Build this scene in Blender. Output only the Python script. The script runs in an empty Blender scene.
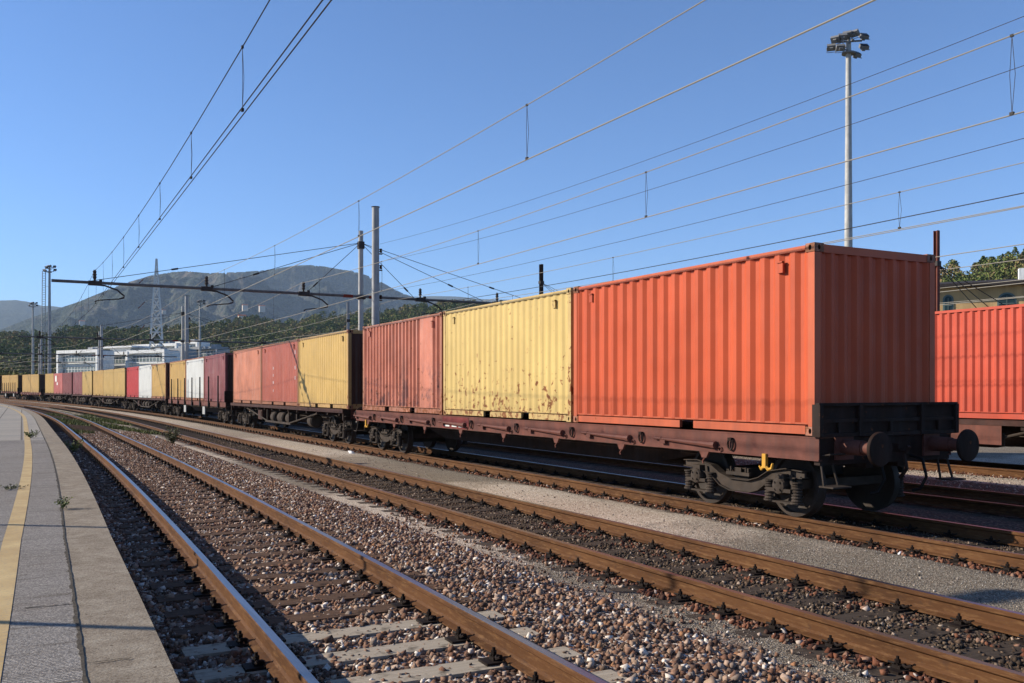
import bpy, math, random
import numpy as np
from mathutils import Vector, Matrix
R = math.radians
C = bpy.context.scene.collection
scene = bpy.context.scene

# ------------------------------------------------------------------ camera, sky, sun, exposure
YAW = .4926                       # the camera looks this far to the right of the train (+Y)
CAMZ = 1.81                       # above the rail head of the middle tracks
FPX = 913.6
cam = bpy.data.cameras.new('camera'); camo = bpy.data.objects.new('camera', cam); C.objects.link(camo)
camo.location = (0, 0, CAMZ); camo.rotation_euler = (R(90), 0, -YAW)
cam.sensor_width = 36; cam.lens = FPX / 1024 * 36; cam.shift_y = .04785
cam.clip_start = .05; cam.clip_end = 30000
scene.camera = camo
SUN_AZ = R(-55); SUN_EL = R(25.6)  # azimuth clockwise from +Y
world = bpy.data.worlds.new('World'); scene.world = world; world.use_nodes = True
wn = world.node_tree.nodes; wl = world.node_tree.links
bg = wn['Background']; sky = wn.new('ShaderNodeTexSky'); sky.sky_type = 'NISHITA'; sky.sun_disc = False
sky.sun_elevation = SUN_EL; sky.sun_rotation = SUN_AZ
sky.air_density = 1.15; sky.dust_density = 1.6; sky.ozone_density = 7.5; sky.altitude = 3000
wl.new(sky.outputs[0], bg.inputs[0]); bg.inputs[1].default_value = .113
sd = bpy.data.lights.new('sun', 'SUN'); so = bpy.data.objects.new('sun', sd); C.objects.link(so)
sd.energy = 5.0; sd.angle = R(.53); sd.color = (1, .91, .77)
sv = Vector((math.sin(SUN_AZ) * math.cos(SUN_EL), math.cos(SUN_AZ) * math.cos(SUN_EL), math.sin(SUN_EL)))
so.rotation_euler = sv.to_track_quat('Z', 'Y').to_euler(); so.location = sv * 50
scene.view_settings.view_transform = 'Standard'; scene.view_settings.look = 'None'
scene.view_settings.exposure = 0.72; scene.view_settings.gamma = 1
scene.render.engine = 'CYCLES'
scene.cycles.volume_bounces = 0; scene.cycles.max_bounces = 6; scene.cycles.transparent_max_bounces = 8
try:
    scene.cycles.use_denoising = True
except Exception: pass

random.seed(7); rng = np.random.default_rng(7)

# ------------------------------------------------------------------ materials
def mat(name, base, rough=.7, metal=0., spec=.1):
    m = bpy.data.materials.new(name); m.use_nodes = True
    b = m.node_tree.nodes['Principled BSDF']
    b.inputs['Base Color'].default_value = (*base, 1); b.inputs['Roughness'].default_value = rough
    b.inputs['Metallic'].default_value = metal; b.inputs['Specular IOR Level'].default_value = spec
    return m
class G:
    """small wrapper for building node graphs"""
    def __init__(s, m): s.m = m; s.t = m.node_tree; s.b = s.t.nodes['Principled BSDF']
    def n(s, kind, **k):
        x = s.t.nodes.new(kind)
        for a, v in k.items(): setattr(x, a, v)
        return x
    def l(s, a, b): s.t.links.new(a, b)
    def coord(s, which='Object', scale=(1, 1, 1), loc=(0, 0, 0)):
        tc = s.n('ShaderNodeTexCoord'); mp = s.n('ShaderNodeMapping')
        mp.inputs['Scale'].default_value = scale; mp.inputs['Location'].default_value = loc
        s.l(tc.outputs[which], mp.inputs[0]); return mp.outputs[0]
    def noise(s, vec, scale=5, detail=6, rough=.6, dist=0):
        x = s.n('ShaderNodeTexNoise'); x.inputs['Scale'].default_value = scale
        x.inputs['Detail'].default_value = detail; x.inputs['Roughness'].default_value = rough
        x.inputs['Distortion'].default_value = dist
        s.l(vec, x.inputs['Vector']); return x.outputs['Fac']
    def ramp(s, fac, stops, interp='LINEAR'):
        x = s.n('ShaderNodeValToRGB'); cr = x.color_ramp; cr.interpolation = interp
        while len(cr.elements) < len(stops): cr.elements.new(.5)
        for e, (p, c) in zip(cr.elements, stops):
            e.position = p; e.color = (*c, 1) if len(c) == 3 else c
        s.l(fac, x.inputs[0]); return x.outputs[0]
    def step(s, fac, a, b):
        x = s.n('ShaderNodeMapRange'); x.inputs[1].default_value = a; x.inputs[2].default_value = b
        s.l(fac, x.inputs[0]); return x.outputs[0]
    def mix(s, fac, a, b, blend='MIX'):
        x = s.n('ShaderNodeMix', data_type='RGBA', blend_type=blend)
        for sock, v in ((x.inputs[0], fac), (x.inputs[6], a), (x.inputs[7], b)):
            if isinstance(v, (int, float)): sock.default_value = v
            elif isinstance(v, tuple): sock.default_value = (*v, 1)
            else: s.l(v, sock)
        return x.outputs[2]
    def math(s, op, a, b=0.):
        x = s.n('ShaderNodeMath', operation=op)
        for sock, v in ((x.inputs[0], a), (x.inputs[1], b)):
            if isinstance(v, (int, float)): sock.default_value = v
            else: s.l(v, sock)
        return x.outputs[0]
    def bump(s, h, strength=.3, dist=.02):
        x = s.n('ShaderNodeBump'); x.inputs['Strength'].default_value = strength
        x.inputs['Distance'].default_value = dist
        s.l(h, x.inputs['Height']); s.l(x.outputs[0], s.b.inputs['Normal'])
    def color(s, c): s.l(c, s.b.inputs['Base Color'])

def worn(name, base, rust=.3, var=.15, rough=.6, rustcol=(.16, .055, .02), scale=3., metal=0., lo=None):
    """painted or bare metal with blotches, dirt streaks and rust spots"""
    m = mat(name, base, rough, metal); g = G(m)
    v = g.coord('Object'); vs = g.coord('Object', (1, 1, .12))
    n1 = g.noise(v, scale, 5); n2 = g.noise(vs, scale * 2.2, 4)
    dark = tuple(c * (1 - var * 1.6) for c in base); lite = tuple(min(1, c * (1 + var)) for c in base)
    c = g.ramp(n1, [(.3, dark), (.7, lite)])
    c = g.mix(g.step(n2, .45, .8), c, tuple(b * .55 + .02 for b in base))
    if rust > 0:
        r = g.noise(v, scale * 2.6, 8, .7)
        c = g.mix(g.step(r, .78 - rust * .35, .84 - rust * .35), c, rustcol)
    g.color(c); g.bump(g.noise(v, 40, 3), .12, .004)
    return m

def container_paint(name, base, rust=.2, fade=.2, chalk=.0, smudge=0., patch=None):
    m = mat(name, base, .6, 0, .14); g = G(m)
    oi = g.n('ShaderNodeObjectInfo')
    tc = g.n('ShaderNodeTexCoord'); add = g.n('ShaderNodeVectorMath', operation='ADD')
    sc = g.n('ShaderNodeVectorMath', operation='SCALE'); sc.inputs[0].default_value = (7, 13, 3)
    g.l(oi.outputs['Random'], sc.inputs['Scale'])
    g.l(tc.outputs['Object'], add.inputs[0]); g.l(sc.outputs[0], add.inputs[1])
    def mp(s):
        x = g.n('ShaderNodeMapping'); x.inputs['Scale'].default_value = s; g.l(add.outputs[0], x.inputs[0]); return x.outputs[0]
    v = mp((1, 1, 1)); vs = mp((1, 1, .1))
    c = g.ramp(g.noise(v, .9, 5), [(.3, tuple(b * (1 - fade) for b in base)), (.72, tuple(min(1, b * (1 + fade * .6) + chalk * .1) for b in base))])
    c = g.mix(g.math('MULTIPLY', g.step(g.noise(vs, 7, 5), .5, .8), .35 + fade * .6), c, tuple(b * .5 + .03 for b in base))
    if chalk:
        c = g.mix(g.math('MULTIPLY', g.step(g.noise(vs, 5, 6, .7), .5, .75), chalk), c, (.62, .55, .5))
    z = g.n('ShaderNodeSeparateXYZ'); g.l(tc.outputs['Object'], z.inputs[0])
    low = g.step(z.outputs[2], 1.7, .1)
    if rust:
        rn = g.noise(v, 7.5, 8, .65, .3)
        k = g.math('ADD', rn, g.math('MULTIPLY', low, .09 * rust + .02))
        k = g.math('ADD', k, g.math('MULTIPLY', g.step(g.noise(v, 1.3, 2), .45, .7), .06))
        th = .80 - rust * .115
        c = g.mix(g.step(k, th, th + .025), c, (.22, .075, .025))
        c = g.mix(g.math('MULTIPLY', g.step(g.noise(vs, 9, 5, .7), .66, .76), g.math('MULTIPLY', low, min(1, rust * 1.3))), c, (.25, .10, .04))
    c = g.mix(g.math('MULTIPLY', g.math('MULTIPLY', g.step(z.outputs[2], .75, .05), g.step(g.noise(vs, 4, 5), .3, .7)), .45), c, tuple(b * .35 + .03 for b in base))
    if smudge:
        k = g.math('MULTIPLY', g.step(g.noise(mp((1, 1, .6)), 2.2, 6, .7), .53, .6), g.math('MULTIPLY', g.step(z.outputs[2], 1.5, .7), smudge))
        c = g.mix(k, c, (.06, .05, .06))
    g.color(c); g.bump(g.noise(v, 2.2, 3), .25, .012)
    g.l(g.step(g.noise(v, 3, 4), -.3, 1.6), g.b.inputs['Roughness'])
    return m

M = {}
M['rust_dark'] = worn('dark_brown_steel', (.034, .018, .013), .45, .3, .75)
M['sill'] = worn('red_brown_wagon_paint', (.155, .058, .042), .35, .22, .6, (.13, .055, .03))
M['sill_b'] = worn('brown_wagon_paint', (.07, .032, .025), .4, .25, .65)
M['bogie'] = worn('grey_brown_bogie_steel', (.062, .047, .037), .3, .3, .8)
M['black_steel'] = mat('black_steel', (.012, .011, .011), .6)
M['wheel'] = worn('brown_wheel_steel', (.055, .042, .034), .2, .25, .55)
M['tread'] = mat('worn_wheel_tread', (.45, .42, .4), .35, 1.)
M['yellow_hook'] = worn('yellow_hook_paint', (.65, .34, .05), .25, .15)
M['galv'] = worn('galvanised_steel', (.42, .42, .41), .0, .12, .5)
M['pole'] = worn('pale_grey_pole_paint', (.5, .49, .46), .08, .12, .5)
M['beam'] = worn('weathered_grey_beam_paint', (.15, .14, .135), .15, .15, .6)
M['arm'] = worn('dark_arm_steel', (.06, .05, .045), .2, .2)
M['wire'] = mat('copper_wire_patina', (.30, .27, .23), .5, .3)
M['wire_dark'] = mat('dark_wire', (.045, .042, .04), .6)
M['wire_pale'] = mat('pale_new_wire', (.30, .275, .23), .55, .1)
M['insul'] = mat('brown_glazed_insulator', (.05, .025, .018), .25)
M['redpole'] = worn('red_brown_pole_paint', (.17, .05, .032), .2, .2)
M['glass_dark'] = mat('dark_lamp_glass', (.02, .022, .025), .15)
M['lamp'] = mat('grey_lamp_housing', (.22, .22, .22), .5)
M['redmark'] = mat('red_marker_paint', (.22, .035, .02), .6)
M['white'] = mat('white_paint', (.75, .74, .70), .6)
M['redpanel'] = worn('red_panel_paint', (.20, .04, .035), .3, .3)
M['litter'] = mat('white_litter', (.7, .7, .72), .6)

# rail: rusty sides, polished running top
def rail_mat():
    m = mat('rusty_rail_side', (.28, .12, .045), .75); g = G(m)
    v = g.coord('Object', (1, .25, 1))
    c = g.ramp(g.noise(v, 3, 6, .65), [(.25, (.055, .025, .011)), (.5, (.10, .044, .018)), (.75, (.14, .064, .026))])
    c = g.mix(g.step(g.noise(g.coord('Object', (1, .6, 1)), 11, 6), .58, .75), c, (.06, .032, .02))
    c = g.mix(g.step(g.noise(g.coord('Object', (1, 1, 8)), 5, 6, .75), .5, .72), c, (.20, .105, .045))
    g.color(c); g.bump(g.noise(g.coord('Object'), 45, 5), .5, .004); return m
M['rail'] = rail_mat()
def top_mat(name, base, rough, metal):
    m = mat(name, base, rough, metal, .5); g = G(m)
    v = g.coord('Object', (6, .12, 1))
    g.color(g.ramp(g.noise(v, 5, 4), [(.35, tuple(b * .7 for b in base)), (.65, base)])); return m
M['top_shiny'] = top_mat('polished_rail_top', (.42, .42, .44), .34, 1.)
M['top_dull'] = top_mat('dull_rail_top', (.26, .15, .10), .45, .5)
M['clip'] = worn('oily_dark_fastening', (.02, .013, .01), .3, .3, .7, (.06, .026, .014))

def wood(name, a, b):
    m = mat(name, a, .9); g = G(m); v = g.coord('Object', (.5, 6, 6))
    c = g.ramp(g.noise(v, 4, 7, .7), [(.3, a), (.7, b)])
    c = g.mix(g.step(g.noise(g.coord('Object'), 6, 5), .55, .7), c, tuple(x * .5 for x in a))
    g.color(c); g.bump(g.noise(v, 9, 5), .6, .01); return m
M['sleeper_wood'] = wood('weathered_brown_sleeper', (.07, .038, .024), (.15, .09, .056))
M['sleeper_dark'] = wood('oily_dark_sleeper', (.04, .03, .024), (.10, .075, .055))
M['sleeper_conc'] = wood('pale_concrete_sleeper', (.33, .27, .20), (.47, .40, .31))

def stone_mat(name, stops, rough=.9):
    m = mat(name, (.2, .2, .2), rough, 0, .2); g = G(m)
    ge = g.n('ShaderNodeNewGeometry')
    c = g.ramp(ge.outputs['Random Per Island'], stops, 'CONSTANT')
    v = g.coord('Object')
    c = g.mix(g.step(g.noise(v, 70, 3), .4, .8), c, (.6, .5, .42), 'MULTIPLY')
    # broad rusty drifts through the stones
    c = g.mix(g.math('MULTIPLY', g.step(g.noise(v, 1.3, 4), .45, .7), .45), c, (.75, .5, .38), 'MULTIPLY')
    g.color(c); return m
M['stone_main'] = stone_mat('crushed_ballast_stone', [(0, (.21, .115, .075)), (.22, (.11, .065, .045)), (.36, (.29, .175, .12)),
    (.5, (.40, .28, .20)), (.62, (.16, .11, .08)), (.68, (.50, .39, .31)), (.78, (.26, .21, .175)), (.88, (.80, .74, .66)), (.95, (.36, .19, .10))])
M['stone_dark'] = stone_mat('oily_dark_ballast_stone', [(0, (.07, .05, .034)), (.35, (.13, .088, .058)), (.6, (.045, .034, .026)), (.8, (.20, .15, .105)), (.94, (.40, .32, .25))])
M['stone_rust'] = stone_mat('rusty_ballast_stone', [(0, (.15, .06, .035)), (.35, (.24, .105, .06)), (.6, (.08, .04, .028)), (.8, (.32, .2, .14)), (.94, (.55, .48, .42))])
M['pebble'] = stone_mat('pale_gravel_pebble', [(0, (.22, .2, .17)), (.3, (.4, .34, .28)), (.6, (.14, .125, .11)), (.8, (.5, .44, .37)), (.95, (.62, .58, .52))])

def ground_mat():
    """one sheet under all tracks: the kind of stone changes with the distance across the tracks (UV x); shade is painted in behind the train"""
    m = mat('track_bed_ground', (.2, .17, .14), .95, 0, .15); g = G(m)
    uv = g.n('ShaderNodeUVMap'); uv.uv_map = 'UVMap'
    sp = g.n('ShaderNodeSeparateXYZ'); g.l(uv.outputs[0], sp.inputs[0])
    v = g.coord('Object')
    wob = g.math('MULTIPLY', g.math('SUBTRACT', g.noise(v, .9, 5, .65), .5), 1.3)
    u = g.math('ADD', sp.outputs[0], wob)
    un = g.math('DIVIDE', u, 40.)
    # coarse cells = stones, fine cells = gravel
    def cells(scale, stops, rnd=1):
        vo = g.n('ShaderNodeTexVoronoi'); vo.inputs['Scale'].default_value = scale; vo.inputs['Randomness'].default_value = rnd
        g.l(v, vo.inputs['Vector']); s = g.n('ShaderNodeSeparateColor'); g.l(vo.outputs['Color'], s.inputs[0])
        return g.ramp(s.outputs[0], stops, 'CONSTANT'), vo.outputs['Distance']
    cs, ds = cells(24, [(0, (.17, .09, .06)), (.25, (.09, .055, .04)), (.45, (.27, .17, .125)), (.62, (.14, .10, .08)), (.75, (.44, .37, .31)), (.9, (.6, .55, .5))])
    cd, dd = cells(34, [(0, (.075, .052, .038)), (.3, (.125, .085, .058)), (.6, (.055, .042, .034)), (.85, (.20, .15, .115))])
    cg, dg = cells(62, [(0, (.40, .32, .24)), (.25, (.56, .45, .34)), (.5, (.24, .18, .135)), (.65, (.66, .56, .44)), (.88, (.78, .70, .58))])
    # gravel is browner/paler in drifts, greyer elsewhere
    grey = g.mix(g.math('MULTIPLY', g.ramp(g.math('DIVIDE', g.math('ADD', sp.outputs[1], g.math('MULTIPLY', g.math('SUBTRACT', g.noise(v, .8, 4, .6), .5), 5.)), 60.), [(0, (1, 1, 1)), (8.5 / 60, (1, 1, 1)), (10.5 / 60, (0, 0, 0)), (16.5 / 60, (0, 0, 0)), (18 / 60, (1, 1, 1)), (25 / 60, (.9, .9, .9)), (28 / 60, (0, 0, 0)), (36 / 60, (.1, .1, .1)), (40 / 60, (.7, .7, .7)), (1, (.2, .2, .2))]), .95), cg, (.42, .42, .40), 'MULTIPLY')
    W = lambda a, b: (a / 40., b)
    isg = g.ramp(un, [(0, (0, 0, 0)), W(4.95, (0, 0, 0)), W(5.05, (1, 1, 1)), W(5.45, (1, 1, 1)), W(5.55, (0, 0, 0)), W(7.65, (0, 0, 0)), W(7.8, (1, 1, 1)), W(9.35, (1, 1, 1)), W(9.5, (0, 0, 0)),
                      W(18.0, (0, 0, 0)), W(18.5, (1, 1, 1)), W(20.0, (1, 1, 1)), W(20.2, (0, 0, 0)), W(22.2, (0, 0, 0)), W(22.5, (1, 1, 1))])  # gravel behind the train painted as dark bed, to deepen its shade
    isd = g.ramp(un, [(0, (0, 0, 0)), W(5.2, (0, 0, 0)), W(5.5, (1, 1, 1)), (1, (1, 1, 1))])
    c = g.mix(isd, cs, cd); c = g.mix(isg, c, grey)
    c = g.mix(g.math('MULTIPLY', g.step(g.noise(v, .35, 4), .4, .7), .3), c, (.62, .52, .42), 'MULTIPLY')
    # thin moss and weeds far along the first track
    gm = g.math('MULTIPLY', g.step(g.noise(v, .25, 4), .44, .55), g.math('MULTIPLY', g.step(sp.outputs[1], 44, 52), g.step(sp.outputs[0], 6.2, 5.2)))
    gm = g.math('MULTIPLY', gm, g.step(sp.outputs[0], 1.2, 2.6))
    c = g.mix(g.math('MULTIPLY', gm, .8), c, (.10, .11, .035))
    g.color(c)
    h = g.mix(isg, ds, g.math('MULTIPLY', dg, .35))
    g.bump(h, .9, -.03)
    return m
M['ground'] = ground_mat()

def plain_ground(name, a, b, scale):
    m = mat(name, a, .95, 0, .1); g = G(m); v = g.coord('Object')
    g.color(g.ramp(g.noise(v, scale, 8, .65), [(.35, a), (.65, b)])); return m
M['field'] = plain_ground('dry_yard_ground', (.16, .13, .09), (.10, .11, .05), .08)

def asphalt():
    m = mat('ribbed_grey_asphalt', (.17, .165, .16), .95, 0, .04); g = G(m); v = g.coord('Object')
    c = g.ramp(g.noise(v, 85, 5, .75), [(.34, (.12, .11, .10)), (.5, (.31, .285, .26)), (.66, (.64, .585, .52))])
    c = g.mix(g.step(g.noise(g.coord('Object', (.35, 3.2, 1)), 3, 7, .7), .50, .72), c, (.60, .57, .54), 'MULTIPLY')
    c = g.mix(g.math('MULTIPLY', g.step(g.noise(v, .7, 5), .4, .7), .35), c, (.72, .66, .6), 'MULTIPLY')
    br = g.n('ShaderNodeTexBrick'); br.inputs['Scale'].default_value = 1.; br.offset = 0
    br.inputs['Color1'].default_value = (.47, .43, .37, 1); br.inputs['Color2'].default_value = (.40, .37, .33, 1); br.inputs['Mortar'].default_value = (.2, .18, .16, 1)
    br.inputs['Brick Width'].default_value = 1.0; br.inputs['Row Height'].default_value = 1.0; br.inputs['Mortar Size'].default_value = .03
    g.l(v, br.inputs['Vector'])
    sp = g.n('ShaderNodeSeparateXYZ'); g.l(v, sp.inputs[0])
    c = g.mix(g.step(g.math('ADD', sp.outputs[1], g.math('MULTIPLY', g.noise(v, 2, 3), .3)), 30.4, 30.6), c, br.outputs[0])
    wv = g.n('ShaderNodeTexWave'); wv.bands_direction = 'Y'; wv.inputs['Scale'].default_value = 11
    wv.inputs['Distortion'].default_value = 1.2; wv.inputs['Detail'].default_value = 2
    g.l(v, wv.inputs['Vector'])
    g.color(g.mix(g.math('MULTIPLY', wv.outputs['Fac'], .45), c, (.5, .47, .45), 'MULTIPLY'))
    g.bump(g.math('ADD', g.noise(v, 110, 3), g.math('MULTIPLY', wv.outputs['Fac'], .8)), .9, .008); return m
M['asphalt'] = asphalt()
def coping():
    m = mat('stained_concrete_coping', (.3, .26, .2), .95, 0, .04); g = G(m); v = g.coord('Object')
    c = g.ramp(g.noise(v, 4.5, 10, .78), [(.3, (.16, .11, .07)), (.5, (.31, .245, .175)), (.7, (.50, .43, .33))])
    c = g.mix(g.ramp(g.noise(v, 75, 6, .8), [(.35, (.0, .0, .0)), (.65, (1, 1, 1))]), g.mix(.5, c, (.03, .02, .015)), g.mix(.3, c, (.66, .6, .5)))
    c = g.mix(g.step(g.noise(v, 28, 3), .64, .7), c, (.10, .07, .05))
    g.color(c); g.bump(g.noise(v, 45, 6, .75), .9, .008); return m
M['coping'] = coping()
def yline():
    m = mat('worn_yellow_line_paint', (.5, .36, .14), .8, 0, .2); g = G(m); v = g.coord('Object')
    c = g.ramp(g.noise(v, 2.4, 6), [(.3, (.42, .28, .12)), (.7, (.60, .44, .21))])
    c = g.mix(g.step(g.noise(v, 30, 7, .8), .52, .68), c, (.26, .225, .18))
    g.color(c); wv = g.n('ShaderNodeTexWave'); wv.bands_direction = 'Y'; wv.inputs['Scale'].default_value = 12
    g.l(v, wv.inputs['Vector']); g.bump(wv.outputs['Fac'], .3, .004); return m
M['yellow_line'] = yline()
M['crack'] = plain_ground('dirt_filled_joint', (.045, .038, .03), (.12, .10, .075), 25)

# ------------------------------------------------------------------ mesh builder
class MB:
    def __init__(s): s.v = []; s.f = []; s.mi = []
    def add(s, vs, fs, mi=0):
        o = len(s.v); s.v += [tuple(p) for p in vs]; s.f += [tuple(i + o for i in f) for f in fs]; s.mi += [mi] * len(fs); return s
    def box(s, c, d, rz=0, mi=0, taper=1.):
        x, y, z = [k / 2 for k in d]; cr, sr = math.cos(rz), math.sin(rz); vs = []
        for dz in (-z, z):
            t = taper if dz > 0 else 1.
            for dx, dy in ((-x, -y), (x, -y), (x, y), (-x, y)):
                dx *= t; dy *= t
                vs.append((c[0] + dx * cr - dy * sr, c[1] + dx * sr + dy * cr, c[2] + dz))
        return s.add(vs, [(0, 3, 2, 1), (4, 5, 6, 7), (0, 1, 5, 4), (1, 2, 6, 5), (2, 3, 7, 6), (3, 0, 4, 7)], mi)
    def tube(s, pts, r, n=8, mi=0, cap=True):
        pts = [Vector(p) for p in pts]; rs = r if isinstance(r, (list, tuple)) else [r] * len(pts)
        vs = []; fs = []; k = len(pts); up = None
        for i, p in enumerate(pts):
            t = (pts[min(i + 1, k - 1)] - pts[max(i - 1, 0)]).normalized()
            if up is None: up = t.orthogonal().normalized()
            up = (up - t * up.dot(t)).normalized(); w = t.cross(up)
            for j in range(n):
                a = 2 * math.pi * j / n; vs.append(p + (up * math.cos(a) + w * math.sin(a)) * rs[i])
        for i in range(k - 1):
            for j in range(n):
                a = i * n + j; b = i * n + (j + 1) % n; fs.append((a, b, b + n, a + n))
        if cap: fs.append(tuple(range(n))[::-1]); fs.append(tuple((k - 1) * n + j for j in range(n)))
        return s.add(vs, fs, mi)
    def lathe(s, prof, c, axis='x', n=20, mi=0):
        """prof = [(along, radius)]"""
        vs = []; fs = []
        for a, r in prof:
            for j in range(n):
                t = 2 * math.pi * j / n; p, q_ = r * math.cos(t), r * math.sin(t)
                vs.append({'x': (c[0] + a, c[1] + p, c[2] + q_), 'y': (c[0] + p, c[1] + a, c[2] + q_), 'z': (c[0] + p, c[1] + q_, c[2] + a)}[axis])
        for i in range(len(prof) - 1):
            for j in range(n):
                a = i * n + j; b = i * n + (j + 1) % n; fs.append((a, b, b + n, a + n))
        fs.append(tuple(range(n))[::-1]); fs.append(tuple((len(prof) - 1) * n + j for j in range(n)))
        return s.add(vs, fs, mi)
    def prism(s, poly, x0, x1, mi=0):
        """poly in (y, z), extruded along x"""
        n = len(poly); vs = [(x0, y, z) for y, z in poly] + [(x1, y, z) for y, z in poly]
        fs = [tuple(range(n))[::-1], tuple(range(n, 2 * n))] + [(i, (i + 1) % n, (i + 1) % n + n, i + n) for i in range(n)]
        return s.add(vs, fs, mi)
    def mesh(s, name, *mats, smooth=False):
        me = bpy.data.meshes.new(name); me.from_pydata([tuple(p) for p in s.v], [], s.f)
        for m in mats: me.materials.append(m)
        if any(s.mi): me.polygons.foreach_set('material_index', s.mi)
        if smooth: me.polygons.foreach_set('use_smooth', [True] * len(me.polygons)); 
        me.update()
        if smooth:
            try: me.set_sharp_from_angle(angle=R(40))
            except Exception: pass
        return me
    def build(s, name, mats, parent=None, loc=(0, 0, 0), rz=0, smooth=False):
        mats = mats if isinstance(mats, (list, tuple)) else [mats]
        return link(name, s.mesh(name, *mats, smooth=smooth), parent, loc, rz)

def link(name, me, parent=None, loc=(0, 0, 0), rz=0):
    o = bpy.data.objects.new(name, me); C.objects.link(o); o.location = loc; o.rotation_euler = (0, 0, rz)
    if parent: o.parent = parent
    return o
def tag(o, label=None, cat=None, group=None, kind=None):
    if label: o['label'] = label
    if cat: o['category'] = cat
    if group: o['group'] = group
    if kind: o['kind'] = kind
    return o
def thing(name, label, cat, loc=(0, 0, 0), rz=0, group=None):
    return tag(link(name, None, None, loc, rz), label, cat, group)
def np_mesh(name, V, F, m, k=3, smooth=False):
    me = bpy.data.meshes.new(name); nf = len(F)
    me.vertices.add(len(V)); me.vertices.foreach_set('co', np.ascontiguousarray(V, dtype=np.float32).ravel())
    me.loops.add(nf * k); me.loops.foreach_set('vertex_index', np.ascontiguousarray(F, dtype=np.int32).ravel())
    me.polygons.add(nf); me.polygons.foreach_set('loop_start', np.arange(nf, dtype=np.int32) * k)
    me.polygons.foreach_set('loop_total', np.full(nf, k, dtype=np.int32))
    if smooth: me.polygons.foreach_set('use_smooth', np.ones(nf, dtype=bool))
    me.update(calc_edges=True); me.validate(); me.materials.append(m); return me

# ------------------------------------------------------------------ the lie of the land
def q(Y):
    return -(25 - Y) ** 2 / 3200 if Y < 25 else (-(Y - 50) ** 2 / 1200 if Y > 50 else 0.)
def q1(Y):
    return -(28 - Y) ** 2 / 1400 if Y < 28 else q(Y)
def sh(u, Y):
    w = min(1, max(0, 5.2 - u)); return u + q(Y) + w * (q1(Y) - q(Y))
def gz(Y):
    Y = min(Y, 200); return 3.5e-5 * max(0, Y - 50) ** 2
def head(u, Y):
    return math.atan2(sh(u, Y + .5) - sh(u, Y - .5), 1.)   # how far the line leans to +X
def P(u, Y, z=0.):
    return Vector((sh(u, Y) + (max(0., 10 - Y) * .011 if u < 1.03 else 0.), Y, z + gz(Y)))
def zsurf(u):
    return float(np.interp(u, [1.0, 1.3, 1.5, 3.75, 3.95, 4.6, 5.1, 5.7, 7.4, 7.9, 9.2, 9.6, 11.6, 12.1, 13.1, 13.5, 15.8, 16.2, 40],
                           [-.105, -.105, -.104, -.104, -.098, -.12, -.185, -.205, -.205, -.165, -.165, -.20, -.20, -.17, -.17, -.2, -.2, -.19, -.19]))
T1, T2, T3, T4, T5 = 2.62, 6.52, 10.59, 14.65, 20.8
TZ = {T1: .11, T2: 0., T3: 0., T4: 0., T5: 0.}

Ys = np.concatenate([np.arange(-8, 30, .5), np.arange(30, 60, 1.), np.arange(60, 300, 2.5)])
def ribbon(name, us, zf, m, uv=False, Ys=Ys, jit=0.):
    V = []; n = len(us)
    for Y in Ys:
        for i, u in enumerate(us):
            p = P(u + (jit * (random.random() - .5) if 0 < i < n - 1 or jit < 0 else 0), Y, zf(u)); V.append(p)
    F = [(a * n + i, a * n + i + 1, (a + 1) * n + i + 1, (a + 1) * n + i) for a in range(len(Ys) - 1) for i in range(n - 1)]
    me = bpy.data.meshes.new(name); me.from_pydata(V, [], F); me.materials.append(m)
    if uv:
        l = me.uv_layers.new(name='UVMap')
        for lp in me.loops:
            k = lp.vertex_index; l.data[lp.index].uv = (us[k % n], float(Ys[k // n]))
    return link(name, me)

# ground to the horizon
mb = MB(); rings = [0, 6, 12, 20, 30, 40, 50, 60, 75, 90, 110, 130, 150, 175, 200, 250, 330, 450, 700, 1200, 2500, 5000, 9500]; N = 48
for r_ in rings:
    for j in range(N):
        a = 2 * math.pi * j / N; mb.v.append((r_ * math.cos(a), r_ * math.sin(a), -.42 + gz(r_ * math.sin(a))))
for i in range(len(rings) - 1):
    for j in range(N):
        mb.f.append((i * N + j, (i + 1) * N + j, (i + 1) * N + (j + 1) % N, i * N + (j + 1) % N)); mb.mi.append(0)
tag(mb.build('ground', M['field']), kind='structure')
us = [1.02, 1.3, 1.5, 2.2, 3.0, 3.75, 3.95, 4.6, 4.85, 5.1, 5.7, 6.5, 7.4, 7.9, 8.5, 9.2, 9.6, 10.6, 11.6, 12.1, 13.1, 13.5, 14.6, 15.8, 16.2, 18, 20, 22, 26, 32, 40]
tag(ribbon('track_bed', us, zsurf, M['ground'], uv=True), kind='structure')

# platform: asphalt, crumbling joint, coping, yellow line
PZ = .36
def pl(name, u0, u1, z0, z1, m, Ys=Ys):
    mb = MB()
    for Y in Ys:
        mb.v += [P(u0, Y, z0), P(u0, Y, z1), P(u1, Y, z1), P(u1, Y, z0)]
    for a in range(len(Ys) - 1):
        for i in range(4):
            b = (i + 1) % 4; mb.f.append((a * 4 + i, a * 4 + b, (a + 1) * 4 + b, (a + 1) * 4 + i)[::-1]); mb.mi.append(0)
    e = (len(Ys) - 1) * 4; mb.f += [(0, 1, 2, 3), (e + 3, e + 2, e + 1, e)]; mb.mi += [0, 0]
    return tag(mb.build(name, m), kind='structure')
pl('platform_paving', -26, .60, -.4, PZ, M['asphalt'])
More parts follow.
